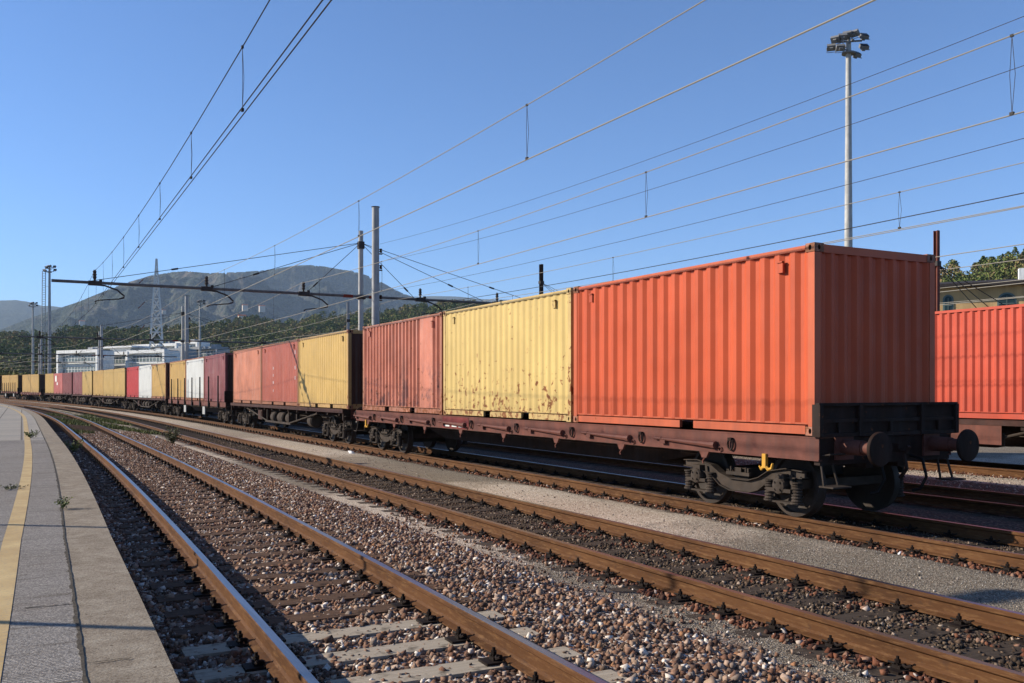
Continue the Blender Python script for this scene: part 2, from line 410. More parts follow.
# ragged joint between paving and coping
mb = MB(); yy = np.arange(1, 60, .07); k = 0
for Y in yy:
    w = .002 + .004 * abs(math.sin(Y * 1.3) * math.sin(Y * 2.9 + 1)) + random.random() ** 3 * .018
    mb.v += [P(.60 - w, Y, PZ + .003), P(.607 + random.random() * .008, Y, PZ + .003)]
for a in range(len(yy) - 1): mb.f.append((2 * a, 2 * a + 1, 2 * a + 3, 2 * a + 2)); mb.mi.append(0)
tag(mb.build('paving_joint', M['crack']), kind='structure')
pl('platform_coping', .605, 1.02, -.4, PZ - .004, M['coping'])
mb = MB()
yb = -6.; k = 0
for Y in Ys: mb.v += [P(.07, Y, PZ + .004), P(.225, Y, PZ + .004)]
for a in range(len(Ys) - 1): mb.f.append((2 * a, 2 * a + 1, 2 * a + 3, 2 * a + 2)); mb.mi.append(0)
tag(mb.build('painted_line', M['yellow_line']), kind='structure')

for Y_, u_, l_ in ((5.35, .62, .22), (5.05, .1, .5), (6.9, .3, .3), (12.3, .62, .38), (8.1, -.6, .9), (15.6, -.5, 1.2), (20.5, -.9, 1.9), (28.2, -1.5, 2.6)):
    mb = MB(); n_ = 14; y_ = Y_
    for i in range(n_ + 1):
        y_ += random.uniform(-.012, .012); w_ = (.0015 + .003 * random.random()) * (1 + Y_ * .15); u = u_ + l_ * i / n_
        mb.v += [P(u, y_ - w_, PZ + .0035), P(u, y_ + w_, PZ + .0035)]
    for a in range(n_): mb.f.append((2 * a, 2 * a + 2, 2 * a + 3, 2 * a + 1)); mb.mi.append(0)
    tag(mb.build('pavement_crack', M['crack']), kind='structure')

# ------------------------------------------------------------------ loose stones (beyond counting)
def ico():
    t = (1 + 5 ** .5) / 2
    v = np.array([(-1, t, 0), (1, t, 0), (-1, -t, 0), (1, -t, 0), (0, -1, t), (0, 1, t), (0, -1, -t), (0, 1, -t), (t, 0, -1), (t, 0, 1), (-t, 0, -1), (-t, 0, 1)], float)
    v /= np.linalg.norm(v[0])
    f = np.array([(0, 11, 5), (0, 5, 1), (0, 1, 7), (0, 7, 10), (0, 10, 11), (1, 5, 9), (5, 11, 4), (11, 10, 2), (10, 7, 6), (7, 1, 8), (3, 9, 4), (3, 4, 2), (3, 2, 6), (3, 6, 8), (3, 8, 9), (4, 9, 5), (2, 4, 11), (6, 2, 10), (8, 6, 7), (9, 8, 1)])
    return v, f
OV = np.array([(1, 0, 0), (-1, 0, 0), (0, 1, 0), (0, -1, 0), (0, 0, 1), (0, 0, -1)], float)
OF = np.array([(0, 2, 4), (2, 1, 4), (1, 3, 4), (3, 0, 4), (2, 0, 5), (1, 2, 5), (3, 1, 5), (0, 3, 5)])
CV = np.array([(a, b, c) for a in (-1, 1) for b in (-1, 1) for c in (-1, 1)], float) * .66
CF = np.array([(0, 1, 3), (0, 3, 2), (4, 6, 7), (4, 7, 5), (0, 4, 5), (0, 5, 1), (2, 3, 7), (2, 7, 6), (0, 2, 6), (0, 6, 4), (1, 5, 7), (1, 7, 3)])
def rocks(pos, size, lod=0, flat=(.55, 1.)):
    bv, bf = (CV, CF) if lod == 0 else (OV, OF)
    n = len(pos); k = len(bv)
    V = np.repeat(bv[None], n, 0) * (1 + rng.uniform(-.3, .3, (n, k, 1))) + rng.uniform(-.24, .24, (n, k, 3))
    V *= np.stack([rng.uniform(.75, 1.25, n), rng.uniform(.7, 1.1, n), rng.uniform(*flat, n)], 1)[:, None, :]
    # random rotation
    a = rng.normal(size=(n, 4)); a /= np.linalg.norm(a, axis=1)[:, None]; w, x, y, z = a.T
    Rm = np.stack([1 - 2 * (y * y + z * z), 2 * (x * y - z * w), 2 * (x * z + y * w), 2 * (x * y + z * w), 1 - 2 * (x * x + z * z), 2 * (y * z - x * w),
                   2 * (x * z - y * w), 2 * (y * z + x * w), 1 - 2 * (x * x + y * y)], 1).reshape(n, 3, 3)
    V = np.einsum('nij,nkj->nki', Rm, V) * size[:, None, None] + pos[:, None, :]
    F = (bf[None] + (np.arange(n) * k)[:, None, None]).reshape(-1, 3)
    return V.reshape(-1, 3), F
vsh = np.vectorize(sh); vgz = np.vectorize(gz); vzs = np.vectorize(zsurf)
def scatter(parts):
    """parts: list of (u0,u1,Y0,Y1,per m2,size lo,size hi,dz lo,dz hi,lod)"""
    Vs = []; Fs = []; off = 0
    for u0, u1, y0, y1, dens, s0, s1, z0, z1, lod in parts:
        n = int((u1 - u0) * (y1 - y0) * dens)
        u = rng.uniform(u0, u1, n); Y = rng.uniform(y0, y1, n); s = rng.uniform(s0, s1, n) * rng.uniform(.75, 1.1, n)
        for uc in (2.62, 6.52, 10.59):   # thin the stones on top of each sleeper
            hit_ = (np.abs(u - uc) < 1.27) & (np.abs((Y + 3 + .31) % .62 - .31) < .115) & (rng.random(n) < (.55 if y0 < 11 else .22))
            u, Y, s = u[~hit_], Y[~hit_], s[~hit_]; n = len(u)
        pos = np.stack([vsh(u, Y), Y, vzs(u) + vgz(Y) + rng.uniform(z0, z1, n)], 1)
        V, F = rocks(pos, s, lod); Vs.append(V); Fs.append(F + off); off += len(V)
    return np.concatenate(Vs), np.concatenate(Fs)
def stones(name, label, cat, m, parts):
    V, F = scatter(parts); o = link(name, np_mesh(name, V, F, m)); tag(o, label, cat, kind='stuff'); return o
stones('ballast_stones', 'coarse brown and white crushed stones filling and shouldering the nearest track', 'ballast', M['stone_main'], [
    (1.04, 5.0, 3.2, 12, 850, .018, .030, -.025, .012, 0), (1.04, 5.0, 3.2, 12, 70, .028, .042, -.01, .018, 0),
    (1.04, 5.0, 12, 24, 480, .024, .038, -.02, .014, 1), (1.04, 5.0, 24, 46, 260, .028, .044, -.02, .014, 1),
    (1.04, 5.0, -4, 3.2, 200, .026, .04, -.02, .01, 1), (4.9, 5.5, 3, 14, 110, .012, .028, -.006, .014, 0)])
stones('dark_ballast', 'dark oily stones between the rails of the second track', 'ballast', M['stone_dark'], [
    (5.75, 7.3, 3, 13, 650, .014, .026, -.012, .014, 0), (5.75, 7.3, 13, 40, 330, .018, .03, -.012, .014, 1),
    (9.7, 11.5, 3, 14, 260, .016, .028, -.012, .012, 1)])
stones('rusty_ballast', 'rust coloured stones lining the outer foot of the siding rails', 'ballast', M['stone_rust'], [
    (5.48, 5.72, 3, 14, 420, .018, .036, -.01, .02, 0), (7.33, 7.5, 3, 14, 150, .015, .028, -.01, .014, 0), (9.5, 9.75, 4, 20, 360, .018, .036, -.01, .018, 0),
    (5.48, 5.75, 14, 40, 220, .02, .034, -.01, .02, 1), (9.5, 9.75, 20, 46, 220, .022, .036, -.01, .02, 1), (6.8, 7.25, 3, 12, 90, .02, .034, 0, .02, 0),
    (19.7, 20.0, 8, 30, 260, .02, .038, 0, .02, 1)])
stones('gravel_pebbles', 'pale fine gravel pebbles on the walkways between the tracks', 'gravel', M['pebble'], [
    (7.5, 9.5, 3.5, 11, 900, .004, .009, -.002, .004, 1), (7.5, 9.5, 4, 30, 14, .012, .022, -.004, .008, 1), (5.0, 5.5, 3, 10, 900, .005, .010, -.002, .004, 1),
    (16.5, 19.8, 8, 28, 60, .014, .03, -.004, .012, 1)])
# a few thrown pale lumps and scraps
for i, (u, Y, s, lb) in enumerate([(9.1, 27.5, .14, 'flat pale scrap lying on the gravel walkway well down the train'), (7.6, 9.3, .035, 'small white scrap by the second track beside the walkway'),
                               (9.55, 7.6, .045, 'white crumpled scrap at the foot of the rail below the buffer'), (4.9, 40., .09, 'white scrap lying on the stones beyond the shrub')]):
    V, F = rocks(np.array([P(u, Y, zsurf(u) + .02)]), np.array([s]), 0, (.25, .35)); tag(link('litter_scrap', np_mesh('litter_scrap', V, F, M['litter'])), lb, 'litter', 'scraps lying among the tracks')

# ------------------------------------------------------------------ tracks
RP = [(-.030, 0), (.030, 0), (.036, -.006), (.036, -.034), (.030, -.042), (.010, -.054), (.0085, -.13), (.025, -.148), (.075, -.16), (.075, -.172),
      (-.075, -.172), (-.075, -.16), (-.025, -.148), (-.0085, -.13), (-.010, -.054), (-.030, -.042), (-.036, -.034), (-.036, -.006)]
def rail(parent, u, z, topm):
    yr = np.concatenate([np.arange(-8, 40, 1.), np.arange(40, 290, 2.)]); mb = MB(); n = len(RP)
    for Y in yr:
        h = head(u, Y); p = P(u, Y, z)
        for a, b in RP: mb.v.append((p.x + a * math.cos(h), p.y - a * math.sin(h), p.z + b))
    for i in range(len(yr) - 1):
        for j in range(n):
            k = (j + 1) % n; mb.f.append((i * n + j, (i + 1) * n + j, (i + 1) * n + k, i * n + k)); mb.mi.append(1 if j in (0, ) else 0)
    mb.f.append(tuple(range(n))); mb.mi.append(0)
    return mb.build('rail', [M['rail'], topm], parent)
def clip_mb(mb=None, c=(0, 0, 0), s=1):
    """screw, spring clip and base plate on one side of a rail (local +x away from the rail)"""
    mb = mb or MB(); x, y, z = c
    mb.box((x + s * .05, y, z + .008), (.14, .15, .02)); mb.box((x + s * .02, y, z + .03), (.07, .07, .026))
    mb.tube([(x + s * .035, y, z + .04), (x + s * .035, y, z + .105)], .012, 6)
    mb.lathe([(0, .022), (.024, .022)], (x + s * .035, y, z + .058), 'z', 6)
    mb.tube([(x - s * .01, y - .03, z + .045), (x + s * .04, y - .05, z + .055), (x + s * .06, y - .09, z + .05), (x + s * .05, y - .13, z + .07)], .010, 5)
    mb.tube([(x + s * .04, y + .02, z + .05), (x + s * .05, y + .07, z + .052)], .010, 5)
    return mb
def sleeper_mb():
    mb = MB(); mb.box((0, 0, -.08), (2.55, .25, .16)); return mb
CLIP = clip_mb().mesh('rail_clip', M['clip'])
CLIP2 = clip_mb(s=-1).mesh('rail_clip', M['clip'])
def track(u, z, topm, label, near_to, smats, clips=True):
    t = thing('railway_track', label, 'railway track', P(u, 0, 0)); inv = Matrix.Translation(-t.location)
    for s in (-1, 1):
        r_ = rail(t, u + s * .7525, z, topm[s]); r_.matrix_parent_inverse = inv
    meshes = [sleeper_mb().mesh('sleeper', m_) for m_ in smats]
    Y = -3.; i = 0; rest = MB(); restc = MB()
    while Y < 150:
        h = head(u, Y); p = P(u, Y, z - .192)
        if Y < near_to:
            me = meshes[0 if len(meshes) == 1 else (0 if Y < 7.3 else 1)]
            sl = link('sleeper', me, t, p, -h + random.uniform(-.008, .008)); sl.matrix_parent_inverse = inv
            if clips and Y > 2:
                for s in (-1, 1):
                    for e in (-1, 1):
                        link('rail_clip', CLIP if e > 0 else CLIP2, sl, (s * .7525 + e * .085, 0, .0))
        else:
            rest.box((p.x, p.y, p.z - .08), (2.55, .25, .16), -h)
            if clips and Y < 110:
                for s in (-1, 1):
                    for e in (-1, 1):
                        rest.box((p.x + (s * .7525 + e * .12), p.y, p.z + .05), (.07, .1, .10))
        Y += .62; i += 1
    o = rest.build('sleepers_beyond', smats[-1], t); o['kind'] = 'stuff'; o.matrix_parent_inverse = inv
    return t
track(T1, .11, {-1: M['top_shiny'], 1: M['top_shiny']}, 'nearest railway track with shiny rails beside the platform', 40, [M['sleeper_conc'], M['sleeper_wood']])
track(T2, 0, {-1: M['top_dull'], 1: M['top_shiny']}, 'second railway track, rusty near rail and dark oily bed, empty', 40, [M['sleeper_dark']])
track(T3, 0, {-1: M['top_dull'], 1: M['top_shiny']}, 'rusty railway track carrying the long container train', 40, [M['sleeper_dark']])
track(T4, 0, {-1: M['top_dull'], 1: M['top_dull']}, 'empty track in the shade behind the long train', 20, [M['sleeper_dark']], False)
track(T5, 0, {-1: M['top_dull'], 1: M['top_dull']}, 'farthest track, carrying the second orange container', 20, [M['sleeper_dark']], False)

# ------------------------------------------------------------------ containers
CL, CW, CH = 6.058, 2.438, 2.591
def side_panel(pitch, depth, x, sgn, flat=None):
    """corrugated side; outward direction sgn*x"""
    mb = MB(); y0, y1 = -CL / 2 + .115, CL / 2 - .115; n = round((y1 - y0) / pitch); p = (y1 - y0) / n; pts = [(y0, 0)]
    for i in range(n):
        a = y0 + i * p
        if flat and flat[0] <= i < flat[1]: pts += [(a + p, 0)]; continue
        pts += [(a + p * .14, 0), (a + p * .38, depth), (a + p * .62, depth), (a + p * .86, 0)]
    pts.append((y1, 0)); z0, z1 = .15, CH - .05
    for y, d in pts: mb.v += [(x - sgn * d, y, z0), (x - sgn * d, y, z1)]
    for i in range(len(pts) - 1):
        f = (2 * i, 2 * i + 2, 2 * i + 3, 2 * i + 1); mb.f.append(f if sgn > 0 else f[::-1]); mb.mi.append(0)
    return mb
def end_panel(y, sgn, n=9, depth=.045):
    mb = MB(); x0, x1 = -CW / 2 + .115, CW / 2 - .115; p = (x1 - x0) / n; pts = [(x0, 0)]
    for i in range(n):
        a = x0 + i * p; pts += [(a + p * .12, 0), (a + p * .36, depth), (a + p * .62, depth), (a + p * .88, 0)]
    pts.append((x1, 0)); z0, z1 = .15, CH - .06
    for x, d in pts: mb.v += [(x, y - sgn * d, z0), (x, y - sgn * d, z1)]
    for i in range(len(pts) - 1):
        f = (2 * i, 2 * i + 2, 2 * i + 3, 2 * i + 1); mb.f.append(f if sgn < 0 else f[::-1]); mb.mi.append(0)
    return mb
def frame_mb(pockets):
    mb = MB(); hx, hy = CW / 2, CL / 2
    for sx in (-1, 1):
        for sy in (-1, 1): mb.box((sx * (hx - .058), sy * (hy - .058), CH / 2), (.112, .112, CH - .24))
        mb.box((sx * (hx - .034), 0, CH - .045), (.06, CL - .34, .062))
        # bottom side rail: thin strip above, lower flange broken by the dark fork pockets
        mb.box((sx * (hx - .04), 0, .16), (.05, CL - .24, .022))
        segs = [-hy + .17] + [c + e for c in pockets for e in (-.17, .17)] + [hy - .17]
        for a, b in zip(segs[::2], segs[1::2]): mb.box((sx * (hx - .03), (a + b) / 2, .073), (.055, b - a, .115))
    for sy in (-1, 1):
        mb.box((0, sy * (hy - .04), CH - .065), (CW - .34, .07, .11)); mb.box((0, sy * (hy - .04), .09), (CW - .34, .07, .15))
    return mb
def fitting_mb():
    """corner casting with its oval holes"""
    mb = MB(); a, b, h = .089, .081, .059; t = .02
    # four walls pierced by rounded slots, plus top and bottom plates
    mb.box((0, 0, h - .01), (2 * a - .004, 2 * b - .004, .02)); mb.box((0, 0, -h + .01), (2 * a - .004, 2 * b - .004, .02))
    for axis in (0, 1):
        for s in (-1, 1):
            W = b if axis == 0 else a; D = a if axis == 0 else b
            n = 16; outer = []; inner = []
            for j in range(n):
                t_ = 2 * math.pi * j / n; c_, s_ = math.cos(t_), math.sin(t_)
                m_ = max(abs(c_) / 1, abs(s_) / 1); outer.append((W * c_ / m_, h * s_ / m_)); inner.append((.026 * c_, .038 * s_))
            o = len(mb.v)
            for dd in (D, D - t):
                for pts in (outer, inner):
                    for p_, z_ in pts: mb.v.append((s * dd, p_, z_) if axis == 0 else (p_, s * dd, z_))
            for j in range(n):
                k = (j + 1) % n
                mb.f += [(o + j, o + k, o + n + k, o + n + j), (o + n + j, o + n + k, o + 3 * n + k, o + 3 * n + j)]; mb.mi += [0, 0]
    mb.box((0, 0, 0), (2 * a - 2 * t - .01, 2 * b - 2 * t - .01, 2 * h - .05), mi=1)
    return mb
FIT = fitting_mb().mesh('corner_fitting', M['sill'], M['black_steel'])
STY = {}
def style(kind):
    if kind in STY: return STY[kind]
    pitch, depth, flat, pockets = {'wide': (.292, .042, None, (-.35,)), 'shallow': (.262, .022, None, (-1.2, .6)), 'deep': (.262, .062, (2, 5), (-1.05, .9)), 'flat': (.25, .014, None, (-1.0, 1.0)), 'fine': (.20, .038, None, (-1.0, 1.0))}[kind]
    x = CW / 2 - .012; D = {}
    D['far'] = side_panel(pitch, depth, x, 1).mesh('side_panel', M['white'])
    D['near'] = side_panel(pitch, depth, -x, -1, flat).mesh('side_panel', M['white'])
    D['e0'] = end_panel(-CL / 2 + .012, -1).mesh('end_panel', M['white']); D['e1'] = end_panel(CL / 2 - .012, 1).mesh('end_panel', M['white'])
    mb = MB(); mb.box((0, 0, CH - .055), (CW - .1, CL - .1, .02))
    for i in range(18): mb.box((0, -CL / 2 + .35 + i * .315, CH - .04), (CW - .35, .12, .02))
    D['roof'] = mb.mesh('roof_panel', M['white'])
    mb = MB(); mb.box((0, 0, .15), (CW - .12, CL - .12, .03)); D['floor'] = mb.mesh('floor', M['white'])
    D['frame'] = frame_mb(pockets).mesh('frame', M['white'])
    mb = MB(); mb.box((0, 0, 0), (.035, .10, .16)); mb.box((-.01, .0, .07), (.045, .10, .02)); D['vent'] = mb.mesh('vent', M['white'])
    STY[kind] = D; return D
def inst(name, me, parent, m, loc=(0, 0, 0)):
    o = link(name, me, parent, loc)
    if m: o.material_slots[0].link = 'OBJECT'; o.material_slots[0].material = m
    return o
def container(u, Y, dz, kind, m, label, frame_m=None, fit_m=None, detail=True, end_m=None, group='shipping containers on the long train'):
    Yc = Y + CL / 2; h = head(u, Yc); p = P(u, Yc, 1.202 + dz)
    t = thing('shipping_container', label, 'container', p, -h, group); D = style(kind); fm = frame_m or m
    for nm, k in (('side_panel', 'near'), ('side_panel', 'far'), ('end_panel', 'e0'), ('end_panel', 'e1'), ('roof_panel', 'roof'), ('floor', 'floor')): inst(nm, D[k], t, (end_m or m) if k[0] == 'e' else m)
    inst('frame', D['frame'], t, fm)
    for sx in (-1, 1):
        for sy in (-1, 1):
            for z in (.059, CH - .055): inst('corner_fitting', FIT, t, fit_m or fm, (sx * (CW / 2 - .087), sy * (CL / 2 - .079), z))
        if detail:
            for sy in (-1, 1): inst('vent', D['vent'], t, m, (sx * (CW / 2 - .004), sy * (CL / 2 - .62), CH - .26))
    return t
cp = container_paint
PA = dict(
    orange=cp('orange_red_container_paint', (.55, .100, .040), .25, .14), orangeF=cp('orange_red_frame_paint', (.55, .130, .06), .5, .14),
    yellow=cp('pale_yellow_container_paint', (.64, .46, .17), 1.08, .12), yellowF=cp('rusty_yellow_frame_paint', (.60, .42, .17), 1.2, .2),
    salmon=cp('faded_salmon_container_paint', (.57, .20, .125), .9, .25, .18, .6), salmonF=cp('rusty_salmon_frame_paint', (.42, .16, .09), 1.3, .3, .3),
    yellow2=cp('second_yellow_container_paint', (.58, .38, .125), .45, .15), yellow2F=cp('brown_yellow_frame_paint', (.50, .31, .12), .9, .25),
    red2=cp('plain_red_container_paint', (.38, .095, .058), .3, .2, .12), orange2=cp('chalky_orange_container_paint', (.53, .19, .105), .4, .25, .22, .25), brownF=cp('brown_frame_paint', (.33, .14, .075), .9, .25),
    maroon=cp('maroon_container_paint', (.22, .055, .055), .3, .25, .25), white=cp('dirty_white_container_paint', (.62, .62, .59), .5, .12), ochre=cp('ochre_container_paint', (.50, .31, .095), .35, .15),
    red=cp('bright_red_container_paint', (.44, .04, .035), .2, .12), ochre2=cp('ochre_yellow_container_paint', (.49, .32, .10), .2, .12, .1), dred=cp('dark_red_container_paint', (.20, .045, .04), .3, .2, .15), lred=cp('light_red_container_paint', (.45, .11, .09), .3, .2, .2),
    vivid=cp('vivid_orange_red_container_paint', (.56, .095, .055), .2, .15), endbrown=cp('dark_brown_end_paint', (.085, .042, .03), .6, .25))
XC = T3 - .0
cs = [
 (8.86, 'wide', 'orange', 'bright orange-red corrugated container at the near end of the train', 'orangeF', None),
 (15.02, 'shallow', 'yellow', 'pale yellow container with rust spots between two red ones on the nearest wagon', 'yellowF', None),
 (21.18, 'deep', 'salmon', 'faded salmon container with dark smudges and a flat panel, far end of the nearest wagon', 'salmonF', None),
 (28.75, 'shallow', 'yellow2', 'yellow container with a brown shaded end at the near end of the second wagon', 'yellow2F', None),
 (34.9, 'flat', 'red2', 'plain smooth red container in the middle of the second wagon', 'brownF', None),
 (41.05, 'flat', 'orange2', 'chalky faded orange container at the far end of the second wagon', 'brownF', None),
 (49.2, 'flat', 'maroon', 'maroon container behind black stakes, next after the faded orange one', None, None),
 (55.4, 'flat', 'white', 'dirty white container behind the stakes, beside the maroon one', 'brownF', None),
 (61.6, 'flat', 'ochre', 'ochre yellow container behind the stakes, beyond the white one', 'brownF', None),
 (69.3, 'flat', 'ochre', 'ochre yellow container at the near end of the fourth wagon', 'brownF', None),
 (75.4, 'flat', 'white', 'white container between a yellow and a bright red one on the fourth wagon', None, None),
 (81.5, 'flat', 'red', 'bright red container at the far end of the fourth wagon', None, None),
 (88.6, 'flat', 'ochre2', 'nearest of the three yellow containers sharing the fifth wagon', None, None),
 (94.7, 'flat', 'ochre2', 'middle one of the three yellow containers sharing the fifth wagon', None, None),
 (100.8, 'flat', 'ochre', 'farthest of the three yellow containers sharing the fifth wagon', None, None),
 (107.6, 'flat', 'ochre2', 'yellow container paired with a maroon one on the short sixth wagon', None, None),
 (113.7, 'flat', 'maroon', 'small-looking maroon container paired with a yellow one, before the dark red one', None, None),
 (120.6, 'flat', 'dred', 'dark red container next to the light red one far down the train', None, None),
 (126.8, 'flat', 'lred', 'light red container with a white emblem patch far down the train', None, None),
 (132.9, 'flat', 'ochre', 'yellow container just beyond the light red one with the white patch', None, None),
 (143.6, 'flat', 'ochre', 'near one of the two yellow containers on the second wagon from the left edge', None, None),
 (149.7, 'flat', 'ochre', 'far one of the two yellow containers on the second wagon from the left edge', None, None),
 (159.1, 'flat', 'ochre', 'yellow container behind short stakes near the left edge of the photo', None, None),
 (165.2, 'flat', 'ochre', 'yellow container at the far left, last but one in sight', None, None),
 (173.5, 'flat', 'ochre', 'last container in sight at the left edge, only its dark end showing', None, None)]
for i, (Y, k, c, lb, fm, _) in enumerate(cs):
    t = container(T3, Y, 0, k, PA[c], lb, PA[fm] if fm else None, PA['brownF'] if i > 2 else None, i < 12, PA['endbrown'] if i > 0 else None)
    if i == 0:
        for o_ in t.children:
            if o_.name.startswith('corner'): o_.material_slots[0].material = PA['salmonF']
    if i < 3:  # the first wagon is straight: line its load up with the wagon body
        t.location.x = T3 - .02; t.rotation_euler = (0, 0, 0)
    if c == 'lred':
        mb = MB(); mb.box((-CW / 2 - .004, 1.4, 1.9), (.01, 1.1, .75)); mb.box((-CW / 2 - .004, .5, 1.25), (.01, .7, .35)); mb.build('emblem_patch', M['white'], t)
    if c == 'red2':
        mb = MB()
        for z_, w_ in ((1.55, .16), (1.25, .12), (.95, .2), (.6, .1)): mb.box((-CW / 2 + .009, .9, z_), (.006, w_ * .35, .11))
        for z_ in (2.1, 1.5, 1.1): mb.box((-CW / 2 + .009, -2.6, z_), (.006, .05, .14))
        mb.build('pale_patch', M['litter'], t)
container(T5, 10.2, -.05, 'fine', PA['vivid'], 'vivid orange-red container on the separate far track at the right edge', group='shipping containers on the far right track')
container(T5, 16.35, -.05, 'fine', PA['vivid'], 'vivid orange-red container mostly hidden behind the end of the long train', group='shipping containers on the far right track')

# ------------------------------------------------------------------ wagons
def bogie_parts():
    D = {}
    # side frame: cranked beam dipping over the axle boxes, rising in the middle (Y25 look)
    prof = [(-1.28, .60), (-1.28, .68), (-1.02, .70), (-.62, .64), (-.42, .50), (-.2, .44), (.2, .44), (.42, .50), (.62, .64), (1.02, .70), (1.28, .68), (1.28, .60),
            (1.05, .60), (.62, .55), (.42, .40), (.2, .33), (-.2, .33), (-.42, .40), (-.62, .55), (-1.05, .60)]
    top = [(y, z) for y, z in prof]
    def sf(sx):
        mb = MB(); x = sx * 1.0
        # web plates split into convex pieces
        P_ = prof; up = P_[1:11]; lo = [P_[0]] + P_[12:][::-1] + [P_[11]]
        up = [(-1.28, .68), (-.95, .70), (-.62, .64), (-.42, .53), (-.2, .47), (.2, .47), (.42, .53), (.62, .64), (.95, .70), (1.28, .68)]
        lo = [(-1.28, .60), (-.95, .58), (-.62, .50), (-.42, .36), (-.2, .30), (.2, .30), (.42, .36), (.62, .50), (.95, .58), (1.28, .60)]
        for i in range(9): mb.prism([lo[i], lo[i + 1], up[i + 1], up[i]], x - .02, x + .02)
        for i in range(9):
            for A, t_ in ((up, .012), (lo, -.012)):
                a, b = A[i], A[i + 1]; mb.prism([(a[0], a[1]), (b[0], b[1]), (b[0], b[1] + t_), (a[0], a[1] + t_)], x - .07, x + .07)
        mb.box((x + sx * .05, 0, .56), (.06, .5, .05)); mb.box((x + sx * .05, 0, .60), (.03, .12, .1))
        for y in (-.16, .16): mb.tube([(x + sx * .06, y, .56), (x + sx * .06, y, .66)], .018, 6)
        for c in (-.9, .9):   # horn guides
            for e in (-.15, .15): mb.prism([(c + e * 1.0 - .025, .62), (c + e * 1.0 + .025, .62), (c + e * 1.25 + .03, .34), (c + e * 1.7, .22), (c + e * 1.25 - .03, .30)][::1], x + sx * .02 - .03, x + sx * .02 + .03)
            mb.box((x + sx * .02, c, .225), (.12, .62, .025))
        return mb
    D['side_frame'] = [sf(-1).mesh('side_frame', M['bogie']), sf(1).mesh('side_frame', M['bogie'])]
    mb = MB(); mb.lathe([(-.065, .43), (-.065, .46), (.0, .46), (.052, .46), (.06, .475), (.085, .475), (.085, .43), (.05, .42), (.04, .2), (.085, .16), (.085, .0)], (0, 0, 0), 'x', 32)
    D['wheel'] = []
    for s in (-1, 1):
        mb = MB()
        mb.lathe([(s * .085, .41), (s * .085, .475), (s * .055, .475), (s * .045, .462), (-s * .06, .455), (-s * .065, .40), (-s * .02, .385), (s * .02, .20), (-s * .05, .17), (-s * .05, .02)], (0, 0, 0), 'x', 36)
        D['wheel'].append(mb.mesh('wheel', M['wheel'], M['tread'], smooth=True))
    mb = MB(); mb.tube([(-1.0, 0, 0), (1.0, 0, 0)], .075, 12); D['axle'] = mb.mesh('axle', M['bogie'], smooth=True)
    mb = MB(); mb.lathe([(-.10, .125), (.06, .125), (.085, .11), (.10, .06)], (0, 0, 0), 'x', 12); mb.box((0, 0, -.06), (.16, .46, .05)); mb.box((0, 0, .12), (.12, .16, .1))
    for a in range(4): mb.tube([(.08, .07 * math.cos(a * 1.57 + .78), .07 * math.sin(a * 1.57 + .78)), (.115, .07 * math.cos(a * 1.57 + .78), .07 * math.sin(a * 1.57 + .78))], .014, 6)
    D['axle_box'] = mb.mesh('axle_box', M['bogie'])
    mb = MB(); prof = []
    for i in range(6): prof += [(i * .043, .062), (i * .043 + .012, .078), (i * .043 + .024, .078), (i * .043 + .036, .062)]
    mb.lathe(prof, (0, 0, -.13), 'z', 14); mb.lathe([(0, .09), (.02, .09)], (0, 0, -.15), 'z', 14); mb.lathe([(0, .09), (.02, .09)], (0, 0, .13), 'z', 14)
    D['spring'] = mb.mesh('coil_spring', M['bogie'])
    mb = MB(); mb.box((0, 0, .56), (2.0, .3, .16)); mb.box((0, 1.15, .5), (2.0, .08, .12)); mb.box((0, -1.15, .5), (2.0, .08, .12)); mb.lathe([(0, .22), (.12, .22)], (0, 0, .64), 'z', 16)
    for y in (-.42, .42): mb.box((0, y, .32), (1.7, .07, .08))
    D['bolster'] = mb.mesh('bolster', M['bogie'])
    mb = MB(); mb.box((0, 0, 0), (.09, .06, .32)); D['brake_block'] = mb.mesh('brake_block', M['rust_dark'])
    return D
BG = bogie_parts()
def bogie(parent, y, full=True):
    b = link('bogie', BG['bolster'], parent, (0, y, 0))
    for i, s in enumerate((-1, 1)):
        link('side_frame', BG['side_frame'][i], b)
        for c in (-.9, .9):
            link('wheel', BG['wheel'][1 - i], b, (s * .775, c, .462))
            if full:
                ab = link('axle_box', BG['axle_box'], b, (s * 1.06, c, .46)); ab.rotation_euler = (0, 0, 0 if s > 0 else math.pi)
                for e in (-.26, .26): link('coil_spring', BG['spring'], b, (s * 1.04, c + e, .38))
                link('brake_block', BG['brake_block'], b, (s * .775, c - .49 * (1 if c > 0 else -1), .45))
    for c in (-.9, .9): link('axle', BG['axle'], b, (0, c, .46))
    return b
def buffer_meshes():
    a = MB(); a.lathe([(0, .15), (.02, .15), (.02, .105), (.34, .10), (.34, .085), (.56, .085)], (0, 0, 0), 'y', 18); a.box((0, .01, 0), (.34, .03, .34))
    a.lathe([(0, .018), (.02, .018)], (-.11, .25, 0), 'x', 8)
    b = MB(); b.lathe([(0, .19), (.012, .225), (.03, .225), (.05, .215), (.06, .12), (.062, .0)], (0, .56, 0), 'y', 30)
    return a.mesh('buffer', M['sill'], smooth=True), b.mesh('buffer_head', M['rust_dark'], smooth=True)
BUF, BUFH = buffer_meshes()
def side_lever():
    """long tapering swivel stanchion lying folded along the side sill"""
    mb = MB(); mb.tube([(0, 0, .02), (0, .12, .02)], .026, 6); mb.tube([(0, .12, .015), (0, .95, -.02)], [.022, .05], 8); mb.lathe([(0, .06), (.06, .06)], (0, .95, -.02), 'y', 8); mb.box((0, .16, -.03), (.05, .09, .06))
    return mb.mesh('folded_stanchion', M['sill'])
LEV = side_lever()
